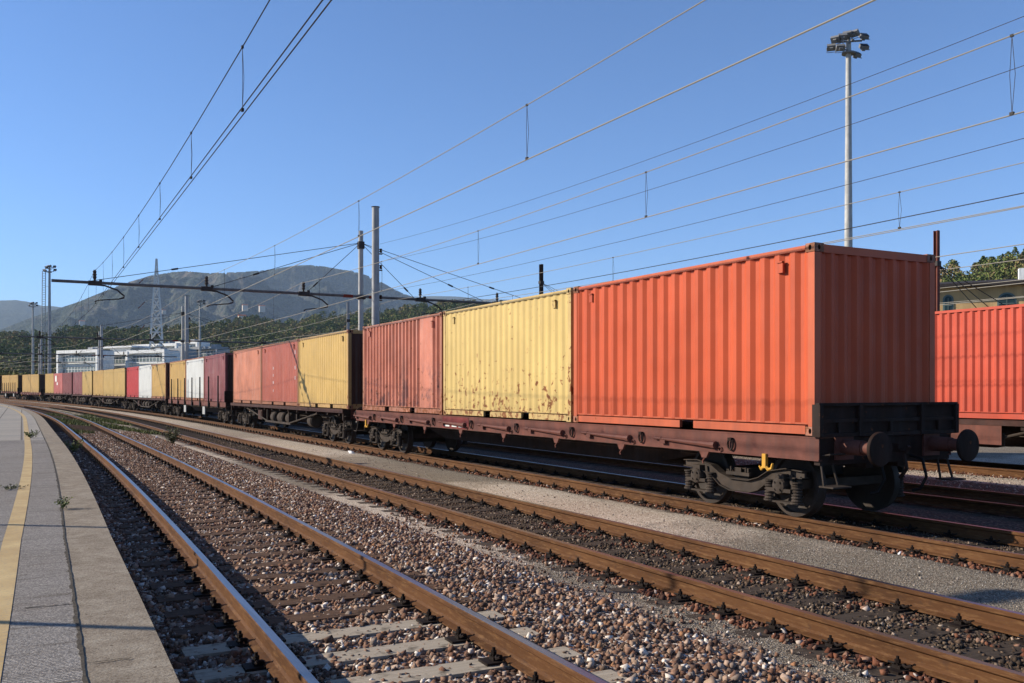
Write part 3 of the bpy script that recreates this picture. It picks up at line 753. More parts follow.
mb = MB(); mb.tube([(0, .055 * math.cos(a), .085 * math.sin(a)) for a in [k * math.pi / 6 for k in range(13)]], .016, 5); mb.box((0, 0, .07), (.05, .07, .05)); RING = mb.mesh('tie_ring', M['rust_dark'])
mb = MB(); mb.tube([(0, .035 * math.cos(a), .035 * math.sin(a)) for a in [k * math.pi / 5 for k in range(11)]], .01, 5); EYE = mb.mesh('rope_eye', M['sill'])
mb = MB(); mb.prism([(-.12, 0), (.12, 0), (.05, -.11), (-.05, -.11)], -.02, .02); mb.tube([(0, -.03, -.08), (0, .05, -.16), (0, .03, -.2)], .015, 5); BRK = mb.mesh('sill_bracket', M['sill'])
mb = MB(); mb.box((0, 0, -.02), (.05, .07, .2)); mb.tube([(0, 0, -.08), (0, -.07, -.14), (0, -.13, -.12), (0, -.15, -.05)], [.026, .026, .024, .016], 6); mb.tube([(0, 0, -.08), (0, .07, -.14), (0, .11, -.10)], [.026, .024, .014], 6)
HOOK = mb.mesh('towing_hook', M['yellow_hook'])
def end_board():
    mb = MB(); mb.box((0, .0, .22), (2.74, .03, .44)); mb.box((0, -.03, .425), (2.78, .07, .04)); mb.box((0, -.03, .21), (2.7, .05, .05)); mb.box((0, -.03, .02), (2.78, .07, .05))
    for x in (-1.36, -.62, .62, 1.36): mb.box((x, -.04, .21), (.07, .08, .42))
    for x in (-1.0, .0, 1.0): mb.box((x, -.035, .11), (.05, .05, .17))
    mb.box((-1.33, 0.04, .21), (.09, .07, .43))
    return mb.mesh('end_board', M['rust_dark'])
ENDB = end_board()
def wagon(Y0, Y1, label, kind, full=True, xoff=None):
    """Y0..Y1: headstock to headstock along the line"""
    Lh = (Y1 - Y0) / 2; Yc = (Y0 + Y1) / 2; h = head(T3 if xoff is None else xoff, Yc); u = T3 if xoff is None else xoff
    p = P(u, Yc); sill_m = M['sill'] if kind in ('deep', 'stakes') else M['sill_b']
    t = thing('flat_wagon', label, 'railway wagon', p, -h, 'flat wagons of the container trains')
    zt = 1.19; zb = .88 if kind == 'deep' else (.93 if kind == 'stakes' else 1.07)
    for s in (-1, 1):
        mb = MB(); x = s * 1.32
        mb.box((x, 0, (zt + zb) / 2), (.016, 2 * Lh, zt - zb)); mb.box((x - s * .03, 0, zt - .008), (.085, 2 * Lh - .004, .018)); mb.box((x - s * .02, 0, zb + .006), (.07, 2 * Lh - .004, .02))
        mb.build('side_sill', sill_m, t)
    mb = MB()
    for x in (-.32, .32):
        mb.box((x, 0, .93), (.14, 2 * Lh - .1, .36)); mb.prism([(-Lh + 3.4, .76), (Lh - 3.4, .76), (Lh - 4.8, .50), (-Lh + 4.8, .50)], x - .06, x + .06)
    n = 14
    for i in range(n): mb.box((0, -Lh + .5 + i * (2 * Lh - 1) / (n - 1), 1.06), (2.58, .10, .18))
    for s in (-1, 1): mb.box((0, s * (Lh - .06), 1.0), (2.60, .10, .36))
    if full: mb.box((0, 0, 1.155), (2.2, 2 * Lh - .3, .02))
    mb.build('underframe', M['rust_dark'], t)
    for s in (-1, 1):
        for x in (-.875, .875):
            b = link('buffer', BUF, t, (x, s * Lh, 1.055), 0 if s > 0 else math.pi); link('buffer_head', BUFH, b)
        if full:
            mb = MB(); mb.box((0, s * (Lh + .1), 1.03), (.09, .2, .12)); mb.tube([(0, s * (Lh + .18), 1.0), (0, s * (Lh + .30), .98), (0, s * (Lh + .34), 1.06)], .03, 6)
            mb.tube([(0, s * (Lh + .26), .96), (.0, s * (Lh + .30), .75), (.02, s * (Lh + .18), .62)], .028, 6); mb.build('coupling', M['rust_dark'], t)
            for x in (-.42, .42):
                mb = MB(); mb.tube([(x, s * (Lh + .02), .9), (x, s * (Lh + .22), .86), (x + .02, s * (Lh + .27), .62), (x - .02, s * (Lh + .2), .45), (x - .05, s * (Lh + .1), .42)], .022, 6); mb.build('brake_hose', M['black_steel'], t)
            for x in (-1.16, 1.16):   # shunter's step and hand rail
                mb = MB(); mb.box((x, s * (Lh + .12), .545), (.34, .24, .02)); mb.tube([(x - .1, s * (Lh - .03), .86), (x - .13, s * (Lh + .05), .55)], .018, 6); mb.tube([(x + .1, s * (Lh - .03), .86), (x + .13, s * (Lh + .05), .55)], .018, 6)
                mb.tube([(x - .1, s * Lh, .95), (x - .1, s * (Lh + .12), .97), (x + .18, s * (Lh + .12), .97), (x + .18, s * Lh, .95)], .012, 5)
                mb.build('step', M['bogie'], t)
    for s in (-1, 1): bogie(t, s * (Lh - 1.83), full)
    # under-frame gear
    mb = MB()
    mb.tube([(.0, -Lh * .35, .72), (.0, Lh * .35, .72)], .03, 6); mb.box((.5, -.4, .74), (.35, .6, .26))
    mb.tube([(-.55, -Lh + 3, .80), (-.55, Lh - 3, .80)], .018, 5)
    mb.lathe([(0, .16), (.04, .19), (1.0, .19), (1.04, .16)], (-.1, 1.2, .70), 'y', 14); mb.build('brake_gear', M['bogie'], t)
    if kind == 'deep':
        k = 8
        for i in range(k):
            y = -Lh + 1.75 + i * (2 * Lh - 3.4) / (k - 1)
            for s in (-1, 1):
                l = link('folded_stanchion', LEV, t, (s * 1.365, y + 1.75, 1.01)); l.rotation_euler = (0, 0, math.pi); l.scale = (1, 1.5, 1)
                link('tie_ring', RING, t, (s * 1.36, y - .08 + .0, 1.02))
                link('rope_eye', EYE, t, (s * 1.345, y + .16, .93)); link('sill_bracket', BRK, t, (s * 1.31, y + .55, .89))
        for s in (-1, 1):
            for e in (-1, 1): link('towing_hook', HOOK, t, (s * 1.34, e * (Lh - .98), .84))
        link('end_board', ENDB, t, (0, -Lh + .0, 1.20))
        mb = MB(); mb.box((-1.331, 2.0, 1.03), (.008, 1.5, .27)); dp = mb.build('red_panel', M['redpanel'], t)
        for yy, w_ in ((2.5, .34), (2.05, .28), (1.6, .4)):
            mb = MB(); mb.box((-1.337, yy, .945), (.006, w_, .035)); mb.build('stencil_mark', M['white'], dp)
    if kind == 'stakes':
        for i in range(7):
            y = -Lh + 1.6 + i * (2 * Lh - 3.4) / 6
            for s in (-1, 1):
                mb = MB(); mb.box((0, 0, .75), (.07, .10, 1.7), taper=.75); mb.box((-s * .01, 0, 0), (.09, .16, .24)); mb.build('stake', M['black_steel'], t, (s * 1.39, y, 1.0))
        o = link('end_board', ENDB, t, (0, -Lh, 1.20)); o.scale = (1, 1, 1.3)
        for y in (3.1, -3.2):
            mb = MB(); mb.box((0, 0, 0), (.05, .7, .45)); mb.build('equipment_plate', M['galv'], t, (-1.25, y, .66))
    if kind == 'open':
        for y, l in ((-4.6, .5), (-1.6 + .2, .5), (-.2, .85), (1.1, .55)):
            mb = MB(); mb.lathe([(-l / 2, .20), (-l / 2 + .05, .25), (l / 2 - .05, .25), (l / 2, .20)], (0, 0, 0), 'y', 16); mb.build('air_tank', M['bogie'], t, (-.95, y, .68), smooth=True)
        mb = MB(); mb.box((0, 0, 0), (.4, .75, .42)); mb.box((-.21, 0, 0), (.02, .6, .3)); mb.build('brake_box', M['sill_b'], t, (-1.0, 3.2, .74))
        for s in (-1, 1):   # trussing below the sill
            mb = MB(); mb.tube([(s * 1.2, -Lh + 3.3, .98), (s * 1.2, -1.8, .5), (s * 1.2, 1.8, .5), (s * 1.2, Lh - 3.3, .98)], .03, 6)
            for y in (-1.8, 1.8, -3.0, 3.0): mb.box((s * 1.2, y, .75), (.05, .08, .48 if abs(y) < 2 else .3))
            mb.box((s * 1.2, 0, .48), (.06, 4.2, .06)); mb.build('truss', M['bogie'], t)
    return t
w = wagon(8.68, 27.55, 'nearest flat wagon, red-brown with a raised black end board and round buffers', 'deep'); w.location.x = T3 - .02; w.rotation_euler = (0, 0, 0)
wagon(29.0, 47.2, 'second flat wagon, open brown underframe with round tanks under yellow and red containers', 'open')
wagon(48.9, 67.9, 'third flat wagon with tall black side stakes and a white equipment plate', 'stakes')
wagon(69.1, 87.7, 'fourth flat wagon, brown, under ochre, white and bright red containers', 'open')
wagon(88.5, 107.0, 'fifth flat wagon, brown, under three yellow containers', 'open', False)
wagon(107.4, 119.9, 'short sixth flat wagon under a yellow and a maroon container', 'open', False)
wagon(120.4, 139.2, 'seventh flat wagon under dark red, light red and yellow containers', 'open', False)
wagon(141.5, 156.6, 'eighth flat wagon with a pinkish open deck end, second from the left edge', 'deep', False)
wagon(158.6, 171.6, 'ninth flat wagon with short stakes at the left edge of the photo', 'stakes', False)
w = wagon(8.9, 23.0, 'reddish brown flat wagon on the separate far track at the right edge', 'open', True, T5); w.location.z -= .05
for a_, b_, lb in ((24.2, 42.0, 'dark flat wagon in the shade of the far track, glimpsed under the nearest wagon'), (43.4, 61.2, 'second dark flat wagon of the far track, glimpsed under the second wagon')):
    w2 = wagon(a_, b_, lb, 'stakes', False, T5); w2.location.z -= .05
mb = MB(); mb.box((0, 0, 0), (.014, 3.4, .46)); o = mb.build('lower_sill', M['sill'], w, (-1.32, -1.35, .86))

# ------------------------------------------------------------------ overhead line
GY = 36.0
def mastpos(Y, X=12.45): return P(X, Y)
def gantry(Y, label, X=12.45):
    t = thing('catenary_gantry', label, 'overhead gantry', P(X, Y), -head(12.45, Y), 'catenary gantries across the tracks')
    bz = 5.70
    mb = MB(); mb.tube([(0, 0, -.2), (0, 0, 8.45)], [.125, .10], 14); mb.lathe([(0, .14), (.05, .14), (.05, .115), (.4, .115)], (0, 0, -.2), 'z', 14)
    mb.build('pole', M['pole'], t, smooth=True)
    for zz, w_, h_ in ((7.85, .24, .3), (bz, .34, .18)): mb = MB(); mb.box((0, 0, zz), (w_, .24, h_)); mb.build('pole_collar', M['arm'], t)
    mb = MB(); mb.tube([(-11.5, -.14, bz + .02), (8.6, -.14, bz)], .055, 8)
    mb.build('cross_beam', M['beam'], t)
    for xx, w_ in ((.5, .4), (-.6, .4)): mb = MB(); mb.box((xx, -.14, bz), (w_, .12, .12)); mb.build('warning_mark', M['redmark'], t)
    for x in (-10.1, -6.2, -2.45, 2.6, 6.3):
        a = MB(); a.box((x, -.14, bz), (.42, .2, .16)); a.tube([(x, -.14, bz), (x, -.14, bz + .48)], .04, 8); a.lathe([(0, .05), (.07, .075), (.10, .05), (.17, .075), (.2, .05), (.27, .07), (.3, .03)], (x, -.14, bz + .16), 'z', 8)
        a.box((x + .2, -.14, bz + .1), (.1, .1, .1))
        a.tube([(x + .05, -.16, bz - .06), (x + .35, -.18, bz - .08), (x + .75, -.2, bz - .22), (x + .98, -.2, bz - .42), (x + .96, -.2, bz - .50)], .032, 7)
        a.tube([(x + .98, -.2, bz - .48), (x + .8, -.2, bz - .54), (x + .1, -.2, bz - .62), (x - .0, -.2, bz - .68)], [.035, .022, .02, .03], 7)
        a.build('wire_arm', M['arm'], t)
    mb = MB()
    top = Vector((0, 0, 7.95))
    for x in (-10.2, -6.0, -2.3, 2.3, 5.6, 8.4):
        e = Vector((x, -.14, bz + .08)); mb.tube([top, e], .012, 5); f = .72 if abs(x) > 4 else .85
        c = top.lerp(e, f); d = (e - top).normalized() * .12; mb.tube([c - d, c + d], .035, 6)
    mb.build('stay_wires', M['wire_dark'], t)
    return t
t = gantry(39.0, 'nearest overhead gantry, long thin beam hung by stays from a grey pole', 13.3); t.scale = (1.07, 1.07, 1.07); t.location.z -= .13
gantry(76, 'second overhead gantry beyond the first, its beam low against the wooded hill', 11.8)
gantry(115, 'third overhead gantry in front of the white buildings', 11.4)
gantry(155, 'farthest overhead gantry, small at the left edge', 11.5)
def anchor_pole(Y, label, X=12.4, z=9.1, r=.165):
    t = thing('anchor_pole', label, 'pole', P(X, Y), 0, 'thick grey poles beside the gantries')
    mb = MB(); mb.tube([(0, 0, -.2), (0, 0, z)], [r, r * .85], 18); mb.build('shaft', M['galv'], t, smooth=True)
    mb = MB(); mb.lathe([(0, .17), (.02, .17)], (0, 0, z), 'z', 16)
    mb.build('cap', M['arm'], t)
    mb = MB()
    for zz in (7.55, 6.9, 5.7): mb.lathe([(0, .04), (.05, .065), (.08, .04), (.13, .065), (.16, .04)], (.2, -.05, zz - .25), 'z', 8); mb.box((.16, -.05, zz - .3), (.2, .05, .05))
    mb.build('insulator', M['insul'], t)
    return t
t = anchor_pole(37.0, 'thick grey tapered pole standing in front of the nearest gantry pole', 13.27); t.scale = (1.07, 1.07, 1.07); t.location.z -= .13
anchor_pole(74.2, 'grey pole in front of the second gantry pole, against the hillside', 11.75)
anchor_pole(113.4, 'thin distant grey pole in front of the white buildings', 11.35)
anchor_pole(153, 'farthest dark pole at the left, beside the tall ladder mast', 11.4)
def catpts(u, z0, sag, Ya, Yb, n=14, stag=0., ux=None):
    pts = []
    for i in range(n + 1):
        k = i / n; Y = Ya + (Yb - Ya) * k
        a, b = P(u, Ya, 0), P(u, Yb, 0)
        if ux is not None and Ya < 0: a.x = ux
        c = a.lerp(b, k)
        pts.append((c.x + stag * (1 - 2 * k), Y, z0 - sag * 4 * k * (1 - k) + gz(Y) * 0 + a.z * (1 - k) + b.z * k))
    return pts
spans = [(-4.5, 38.8), (38.8, 75.8), (75.8, 114.8), (114.8, 154.8), (154.8, 195)]
def overhead(u, zc, zm, label, twin=.06, spans=spans, rc=.0085, rm=.0085, m='wire', drop=True, stag=.0, sag=.52, dm='wire_dark', duo=.035, ux=None, dy=(12.7, 7.8)):
    t = thing('overhead_line', label, 'overhead wire', P(u, 0, 0), 0, 'overhead contact lines'); inv = -t.location
    mm = MB(); mc = MB()
    for j, (a, b) in enumerate(spans):
        s_ = stag * (1 if j % 2 == 0 else -1)
        pm = catpts(u, zm, sag, a, b, 14, s_, ux); mm.tube(pm, rm, 5, cap=False)
        for d in ((-twin / 2, twin / 2) if twin and j == 0 else (0,)):
            mc.tube([(x + d, y, z) for x, y, z in catpts(u, zc, 0.02, a, b, 8, s_, ux)], rc, 5, cap=False)
        if drop and j < 3:
            y_ = dy[0] - dy[1] * 6
            while y_ < a + 1: y_ += dy[1]
            ylist = []
            while y_ < b - .8: ylist.append(y_); y_ += dy[1]
            for Y in ylist:
                f = (Y - a) / (b - a)
                x = np.interp(Y, [p_[1] for p_ in pm], [p_[0] for p_ in pm]); z = np.interp(Y, [p_[1] for p_ in pm], [p_[2] for p_ in pm]); zz = z - (zm - zc) + sag * 4 * f * (1 - f)
                md = MB(); md.tube([(x, Y, z), (x + .01, Y - duo, (z + zz) / 2), (x, Y, zz)], .0035, 4, cap=False); md.tube([(x, Y, z), (x + .01, Y + duo, (z + zz) / 2), (x, Y, zz)], .0035, 4, cap=False)
                md.box((x, Y, zz), (.03, .05, .035)); md.box((x, Y, z), (.025, .04, .03)); o = md.build('dropper', M[dm], t); o.location = inv
    for nm, b_, mt in (('messenger_wire', mm, m), ('contact_wire', mc, m)):
        if b_.v: o = b_.build(nm, M[mt], t); o.location = inv
    return t
overhead(T1 - .14, 5.09, 6.43, 'dark twin contact wires with droppers high above the nearest track', m='wire_dark', sag=.66, ux=2.16, dy=(10.9, 3.85), twin=.065, rm=.007, rc=.007)
overhead(T2 + .2, 5.30, 6.46, 'bright contact wire and messenger above the second track, crossing the top middle of the sky', twin=0, rc=.0105, rm=.008, m='wire_pale', sag=.38, dy=(12.0, 7.8), ux=6.68)
overhead(T3 - .05, 5.12, 6.4, 'pale contact wire and messenger above the container train, with two droppers over the yellow container', twin=0, rc=.0095, rm=.009, m='wire_pale', sag=.45, dy=(14.1, 7.3), ux=10.4)
overhead(T4, 4.87, 5.85, 'pale thin wires above the empty track behind the train', twin=0, rc=.008, rm=.008, m='wire_pale', sag=.33, dy=(11.7, 9.5), ux=14.5)
overhead(19.0 + .9, 5.1, 6.2, 'overhead wires above the farthest track, low over the orange containers', twin=0, rc=.011, rm=.011, m='wire_pale', sag=.3, dy=(9, 14))
for u, zc, zm in ((27, 5.1, 6.1), (32, 5.2, 6.1), (37, 5.1, 6.0)):
    overhead(u, zc, zm, {27: 'first pair of pale wires beyond the farthest track, in front of the ochre building', 32: 'second pair of pale wires beyond the farthest track', 37: 'outermost pair of pale wires along the roof of the ochre building'}[u], twin=0, rc=.013, rm=.013, m='wire_pale', drop=False, sag=.3, spans=[(-4, 36), (36, 76), (76, 115)])
def cable(name, label, pts, r=.008, m='wire_dark'):
    mb = MB(); mb.tube(pts, r, 5, cap=False); return tag(mb.build(name, M[m]), label, 'cable', 'feeder cables strung between the poles')
for z0, lb in ((8.05, 'top thin feeder cable crossing the upper right of the sky'), (7.3, 'middle thin feeder cable below the floodlight heads'), (6.0, 'lowest thin feeder cable passing the floodlight mast')):
    sg = .62 if z0 > 6.5 else .4
    pts = [(13.45, 36.95 - 42 * k, z0 - sg * 4 * k * (1 - k)) for k in [i / 14 for i in range(15)]]
    cable('feeder_cable', lb, pts, .0055, 'arm')
cable('feeder_cable', 'dark cable just above the roof line of the nearest orange container', [(17.3, 40 - 44 * k, 5.95 - .3 * 4 * k * (1 - k)) for k in [i / 14 for i in range(15)]], .011)

# masts beyond the train
def hmast(X, Y, z, m, label, w=.16, guy=True, arm=None):
    t = thing('steel_mast', label, 'mast', (X, Y, 0), 0, 'masts standing behind the train')
    mb = MB(); mb.box((0, -w / 2, z / 2), (w, .014, z)); mb.box((0, w / 2, z / 2), (w, .014, z)); mb.box((0, 0, z / 2), (.012, w - .014, z)); mb.build('shaft', m, t)
    for zz in (z - .95, z * .62): mb = MB(); mb.box((0, 0, zz), (w + .06, w + .06, .14)); mb.build('clamp', M['arm'], t)
    if guy:
        mb = MB()
        for dx, dz in ((3.6, 3.0), (5.0, 2.2), (4.4, 2.7)): mb.tube([(0, 0, z - .95), (dx, -dx * .15, z - .95 - dz)], .012, 4)
        mb.build('stay_wires', M['wire_dark'], t)
    return t
hmast(23.9, 41.3, 8.4, M['rust_dark'], 'black steel mast with stays rising just above the yellow container')
hmast(23.15, 17.35, 6.4, M['redpole'], 'red-brown steel mast right beside the end of the nearest container', .115)
hmast(14.6, 44.8, 6.3, M['galv'], 'short grey mast with ribs left of the tall poles', .12, False)

def floodlight_mast(px, d, z, r, label, n=8, ladder=False):
    xc = (px - 512) / FPX * d; X = xc * math.cos(YAW) + d * math.sin(YAW); Y = -xc * math.sin(YAW) + d * math.cos(YAW)
    t = thing('floodlight_mast', label, 'floodlight mast', (X, Y, gz(min(Y, 200))), -YAW, 'floodlight masts over the yard')
    mb = MB(); mb.tube([(0, 0, -.5), (0, 0, z * .5), (0, 0, z)], [r * 1.15, r * .9, r * .6], 16); mb.build('shaft', M['pole'] if not ladder else M['galv'], t, smooth=True)
    mb = MB(); s = .86 if not ladder else .8
    mb.lathe([(0, .5 * s), (.1, .5 * s)], (0, 0, z - .9 * s), 'z', 12); mb.tube([(-1.0 * s, 0, z), (1.0 * s, 0, z + .1)], .06, 6); mb.tube([(0, -.9 * s, z - .1), (0, .9 * s, z - .1)], .06, 6); mb.tube([(-.8 * s, -.5, z - .6), (.8 * s, .4, z - .5)], .05, 6); mb.tube([(0, 0, z - .9 * s), (0, 0, z + .5)], .10, 8)
    mb.tube([(-.5, -.4, z - .9 * s), (-.5, -.4, z + .2), (.5, .4, z + .3)], .04, 5)
    mb.build('lamp_bracket', M['lamp'], t)
    spots = [(1.15, 0, .45, .2), (1.2, .1, -.3, .1), (-.15, -.2, .5, 2.6), (.35, -.3, .55, 2.3), (-.55, -.3, .28, 2.9), (-1.25, .1, -.35, 2.8), (-.75, -.4, -.55, 3.0), (-1.05, -.2, .15, 2.5), (.7, .3, -.8, .5)][:n]
    for x, y, zz, a in spots:
        mb = MB(); mb.box((0, 0, 0), (.62, .26, .46)); mb.box((0, -.15, 0), (.52, .05, .38), mi=1); mb.box((0, .2, 0), (.25, .16, .25)); mb.tube([(-.33, 0, 0), (-.33, .1, -.35), (.33, .1, -.35), (.33, 0, 0)], .025, 5)
        o = mb.build('floodlight', [M['lamp'], M['glass_dark']], t, (x * s, y * s, z + zz * s)); o.rotation_euler = (R(-50), 0, a); o.scale = (s, s, s)
    if ladder:
        mb = MB()
        for x in (-.3, .3): mb.tube([(-1.2 + x, 0, 0), (-1.0 + x, 0, z - .5)], .07, 5)
        for i in range(int(z / .42)): zz = i * .42; mb.tube([(-1.5 + zz / z * .2, 0, zz), (-.9 + zz / z * .2, 0, zz)], .05, 4)
        for i in range(6): mb.tube([(-.9, 0, 2 + i * 3.6), (0, 0, 2 + i * 3.6)], .03, 4)
        mb.build('ladder', M['galv'], t)
    return t
floodlight_mast(848.5, 59, 24.3, .27, 'tall grey floodlight mast rising behind the nearest orange container', 9)
floodlight_mast(49.5, 165, 23.2, .30, 'floodlight mast with a long ladder at the left, near the end of the gantry beam', 7, True)
floodlight_mast(33, 250, 24.6, .34, 'small distant floodlight mast left of the one with the ladder', 6, False)
floodlight_mast(200, 226, 22.8, .34, 'small distant floodlight mast right of the paired grey poles', 5, False)

# lattice pylon
def at(px, d, z=0): 
    xc = (px - 512) / FPX * d; return Vector((xc * math.cos(YAW) + d * math.sin(YAW), -xc * math.sin(YAW) + d * math.cos(YAW), z))
t = thing('lattice_pylon', 'pale lattice power pylon standing in front of the wooded hill', 'pylon', at(156.5, 300), -YAW + .3)
mb = MB(); H = 45.; lv = [0, 7, 13, 18.5, 23.5, 28, 32, 35.5, 39, 42, H]
def hw(z): return 2.3 * (1 - z / H) ** .9 + .35 if z < 32 else max(.15, 1.0 * (1 - (z - 32) / 14))
for a, b in zip(lv, lv[1:]):
    A, B = hw(a), hw(b); ca = [(-A, -A, a), (A, -A, a), (A, A, a), (-A, A, a)]; cb = [(-B, -B, b), (B, -B, b), (B, B, b), (-B, B, b)]
    for i in range(4):
        j = (i + 1) % 4; mb.tube([ca[i], cb[i]], .27, 4); mb.tube([ca[i], cb[j]], .19, 4); mb.tube([ca[j], cb[i]], .19, 4); mb.tube([cb[i], cb[j]], .16, 4)
        m1 = Vector(ca[i]).lerp(Vector(cb[j]), .5); mb.tube([Vector(ca[i]).lerp(Vector(cb[i]), .5), m1, Vector(ca[j]).lerp(Vector(cb[j]), .5)], .14, 4)
mb.build('lattice', M['white'], t)
for z, s in ((38.5, -1), (30.6, -1), (23, -1)):
    mb = MB(); mb.tube([(0, 0, z), (s * 3.6, 0, z + .3)], .1, 4); mb.tube([(0, 0, z + 1.6), (s * 3.6, 0, z + .3)], .07, 4); mb.build('cross_arm', M['pole'], t)
    mb = MB(); mb.tube([(s * 3.6, 0, z + .2), (s * 5.6, 0, z - 2)], .13, 5); mb.build('insulator_string', M['redpole'], t)

# platform lamp posts standing just outside the picture, whose long shadows cross the platform
def lamp_post(X, Y, z, label, head_=True):
    t = thing('platform_lamp', label, 'lamp post', (X, Y, PZ), 0, 'lamp posts along the platform')
    mb = MB(); mb.tube([(0, 0, 0), (0, 0, z)], [.045, .035], 10); mb.lathe([(0, .12), (.03, .12)], (0, 0, 0), 'z', 10); mb.build('pole', M['galv'], t)
    mb = MB(); mb.box((.2, 0, z), (.75, .3, .16)); mb.build('lamp_head', M['lamp'], t)
lamp_post(-3.5, 13.6, 6.2, 'slim lamp post on the platform casting the far shadow line')
lamp_post(-3.5, 8.9, 6.0, 'slim lamp post on the platform casting the near shadow line')
lamp_post(-3.6, 31.5, 6.0, 'slim lamp post on the paved far part of the platform')
lamp_post(-4.6, 36.5, 6.0, 'farthest slim lamp post on the platform')

# ------------------------------------------------------------------ buildings
def glass_mat():
    m = mat('pale_window_glazing', (.16, .2, .2), .2, 0, .5); return m
M['glazing'] = glass_mat()
M['bwhite'] = worn('white_rendered_wall', (.93, .93, .90), 0, .05, .8)
M['bgrey'] = worn('grey_rendered_wall', (.38, .39, .40), 0, .08, .8)
M['ochre_wall'] = worn('ochre_rendered_wall', (.66, .43, .20), 0, .12, .9, scale=.6)
M['trim'] = mat('blue_green_window_trim', (.14, .19, .18), .6)
M['pane'] = mat('dark_green_pane', (.03, .06, .065), .25)
M['roof_dark'] = worn('dark_grey_roof', (.055, .045, .042), .0, .12, .9, scale=.7)
def white_block(px0, px1, ytop, d, label, depth=14, roof=False, grey=False, rows=3, name='white_building'):
    a = at(px0, d); b = at(px1, d); z = CAMZ + (390.5 - ytop) * d / FPX; c = (a + b) / 2; W = (b - a).length * 1.9; depth = 4 if depth > 4 else depth
    t = thing(name, label, 'building', (c.x, c.y, 0), R(-60), 'modern buildings behind the train')
    mb = MB(); mb.box((0, depth / 2 + .5, z / 2 - .2), (W - .02, depth, z - .4)); mb.build('wall', M['bgrey'] if grey else M['bwhite'], t)
    mb = MB(); th = .9   # white portal frame standing proud
    mb.box((-W / 2 + th / 2, 0, z / 2), (th, 1.6, z)); mb.box((W / 2 - th / 2, 0, z / 2), (th, 1.6, z)); mb.box((0, 0, z - th / 2), (W - 2 * th, 1.6, th)); mb.build('portal_frame', M['bwhite'] if not grey else M['bgrey'], t)
    fh = (z - 1) / max(rows, 1)
    for i in range(rows):
        zz = z - 1.6 - (i + .5) * 3.3 + .9
        if zz < 1: break
        w_ = MB(); w_.box((0, 0, 0), (W - 2.6, .12, 1.7)); wo = w_.build('window', M['glazing'], t, (0, .43, zz))
        f_ = MB()
        for k in range(int((W - 2.6) / 1.5) + 1): f_.box((-(W - 2.6) / 2 + k * 1.5, -.1, 0), (.14, .1, 1.7))
        f_.box((0, -.1, .1), (W - 2.6, .08, .1)); f_.build('mullions', M['bwhite'], wo)
        s_ = MB(); s_.box((0, -.35, zz - 1.2), (W - 2.2, .9, .22)); s_.build('balcony_slab', M['bwhite'], t)
    if roof:
        r_ = MB(); r_.box((0, 2.5, z + 1.4), (W + 3, 6, .45)); r_.box((2, 2.5, z + .6), (W * .6, 3, 1.3)); r_.build('roof_canopy', M['bwhite'], t)
    else:
        r_ = MB(); r_.box((0, depth / 2 + .5, z - .3), (W - .6, depth - .6, .25)); r_.box((W * .2, depth / 2, z + .2), (2.2, 2.2, 1.)); r_.build('roof', M['bgrey'], t)
white_block(61, 97, 350, 262, 'leftmost white block with a square recess beside its windows')
white_block(98.5, 127, 352, 266, 'white block with wide glazing right behind the paired thin poles', roof=True)
white_block(132, 163, 350, 258, 'white block with glass balconies in the middle of the row')
white_block(138, 174, 344, 300, 'upper white storey set back behind the middle block', rows=1)
white_block(166, 182, 348.5, 270, 'narrow block between the white ones, painted grey as a shaded side', grey=True, rows=2)  # grey wall colour stands in for a side in shade
white_block(172, 196, 341.5, 310, 'tall white block behind the paired grey poles')
white_block(197, 216, 346.5, 300, 'grey rightmost block next to the maroon container', grey=True)

def arch(c, w, h, n=10):
    pts = [(-w / 2, 0), (w / 2, 0), (w / 2, h - w / 2)] + [(w / 2 * math.cos(a), h - w / 2 + w / 2 * math.sin(a)) for a in [math.pi * k / n for k in range(1, n)]] + [(-w / 2, h - w / 2)]
    return pts
d0 = 78; bl = at(905, d0 + 3); br = at(1130, d0 - 4); dirv = (br - bl).normalized(); W = (br - bl).length
rz = math.atan2(dirv.y, dirv.x); t = thing('ochre_building', 'long ochre building with arched green windows and a dark roof beyond the far track', 'building', (bl.x, bl.y, 0), rz)
zt = CAMZ + (390.5 - 286.5) * (d0 + 1) / FPX
mb = MB(); mb.box((W / 2, 5, zt / 2), (W, 10, zt)); mb.build('wall', M['ochre_wall'], t)
mb = MB(); mb.prism([(-.9, zt - .05), (-.9, zt + .22), (5, zt + 1.0), (11, zt + .22), (11, zt - .05)], -1, W + 1); mb.build('roof', M['roof_dark'], t)
mb = MB(); mb.box((W * .565, 2.5, zt + 1.1), (.9, .9, 1.0)); mb.build('chimney', M['bwhite'], t)
x = 1.2; i = 0
while x < W - 1:
    w_ = .55 if i == 1 else 1.15; base = zt - 3.1
    def apoly(w, h, y0, y1, m, nm, par, loc):
        pts = arch(0, w, h); n = len(pts); b_ = MB(); b_.v = [(p_[0], y0, p_[1]) for p_ in pts] + [(p_[0], y1, p_[1]) for p_ in pts]
        b_.f = [tuple(range(n)), tuple(range(2 * n - 1, n - 1, -1))] + [(k, k + n, (k + 1) % n + n, (k + 1) % n) for k in range(n)]; b_.mi = [0] * len(b_.f)
        return b_.build(nm, m, par, loc)
    if i != 2:
        wn_ = apoly(w_ + .3, 2.45, -.06, .05, M['trim'], 'window', t, (x, 0, base)); apoly(w_, 2.25, -.09, -.062, M['pane'], 'pane', wn_, (0, 0, .06))
        g_ = MB(); g_.box((0, -.105, 1.1), (.06, .03, 2.1)); g_.box((0, -.105, 1.5), (w_, .03, .06)); g_.build('glazing_bar', M['trim'], wn_)
        l_ = MB(); l_.box((0, -.1, -.08), (w_ + .5, .2, .12)); l_.build('sill', M['trim'], wn_)
    x += 2.25; i += 1

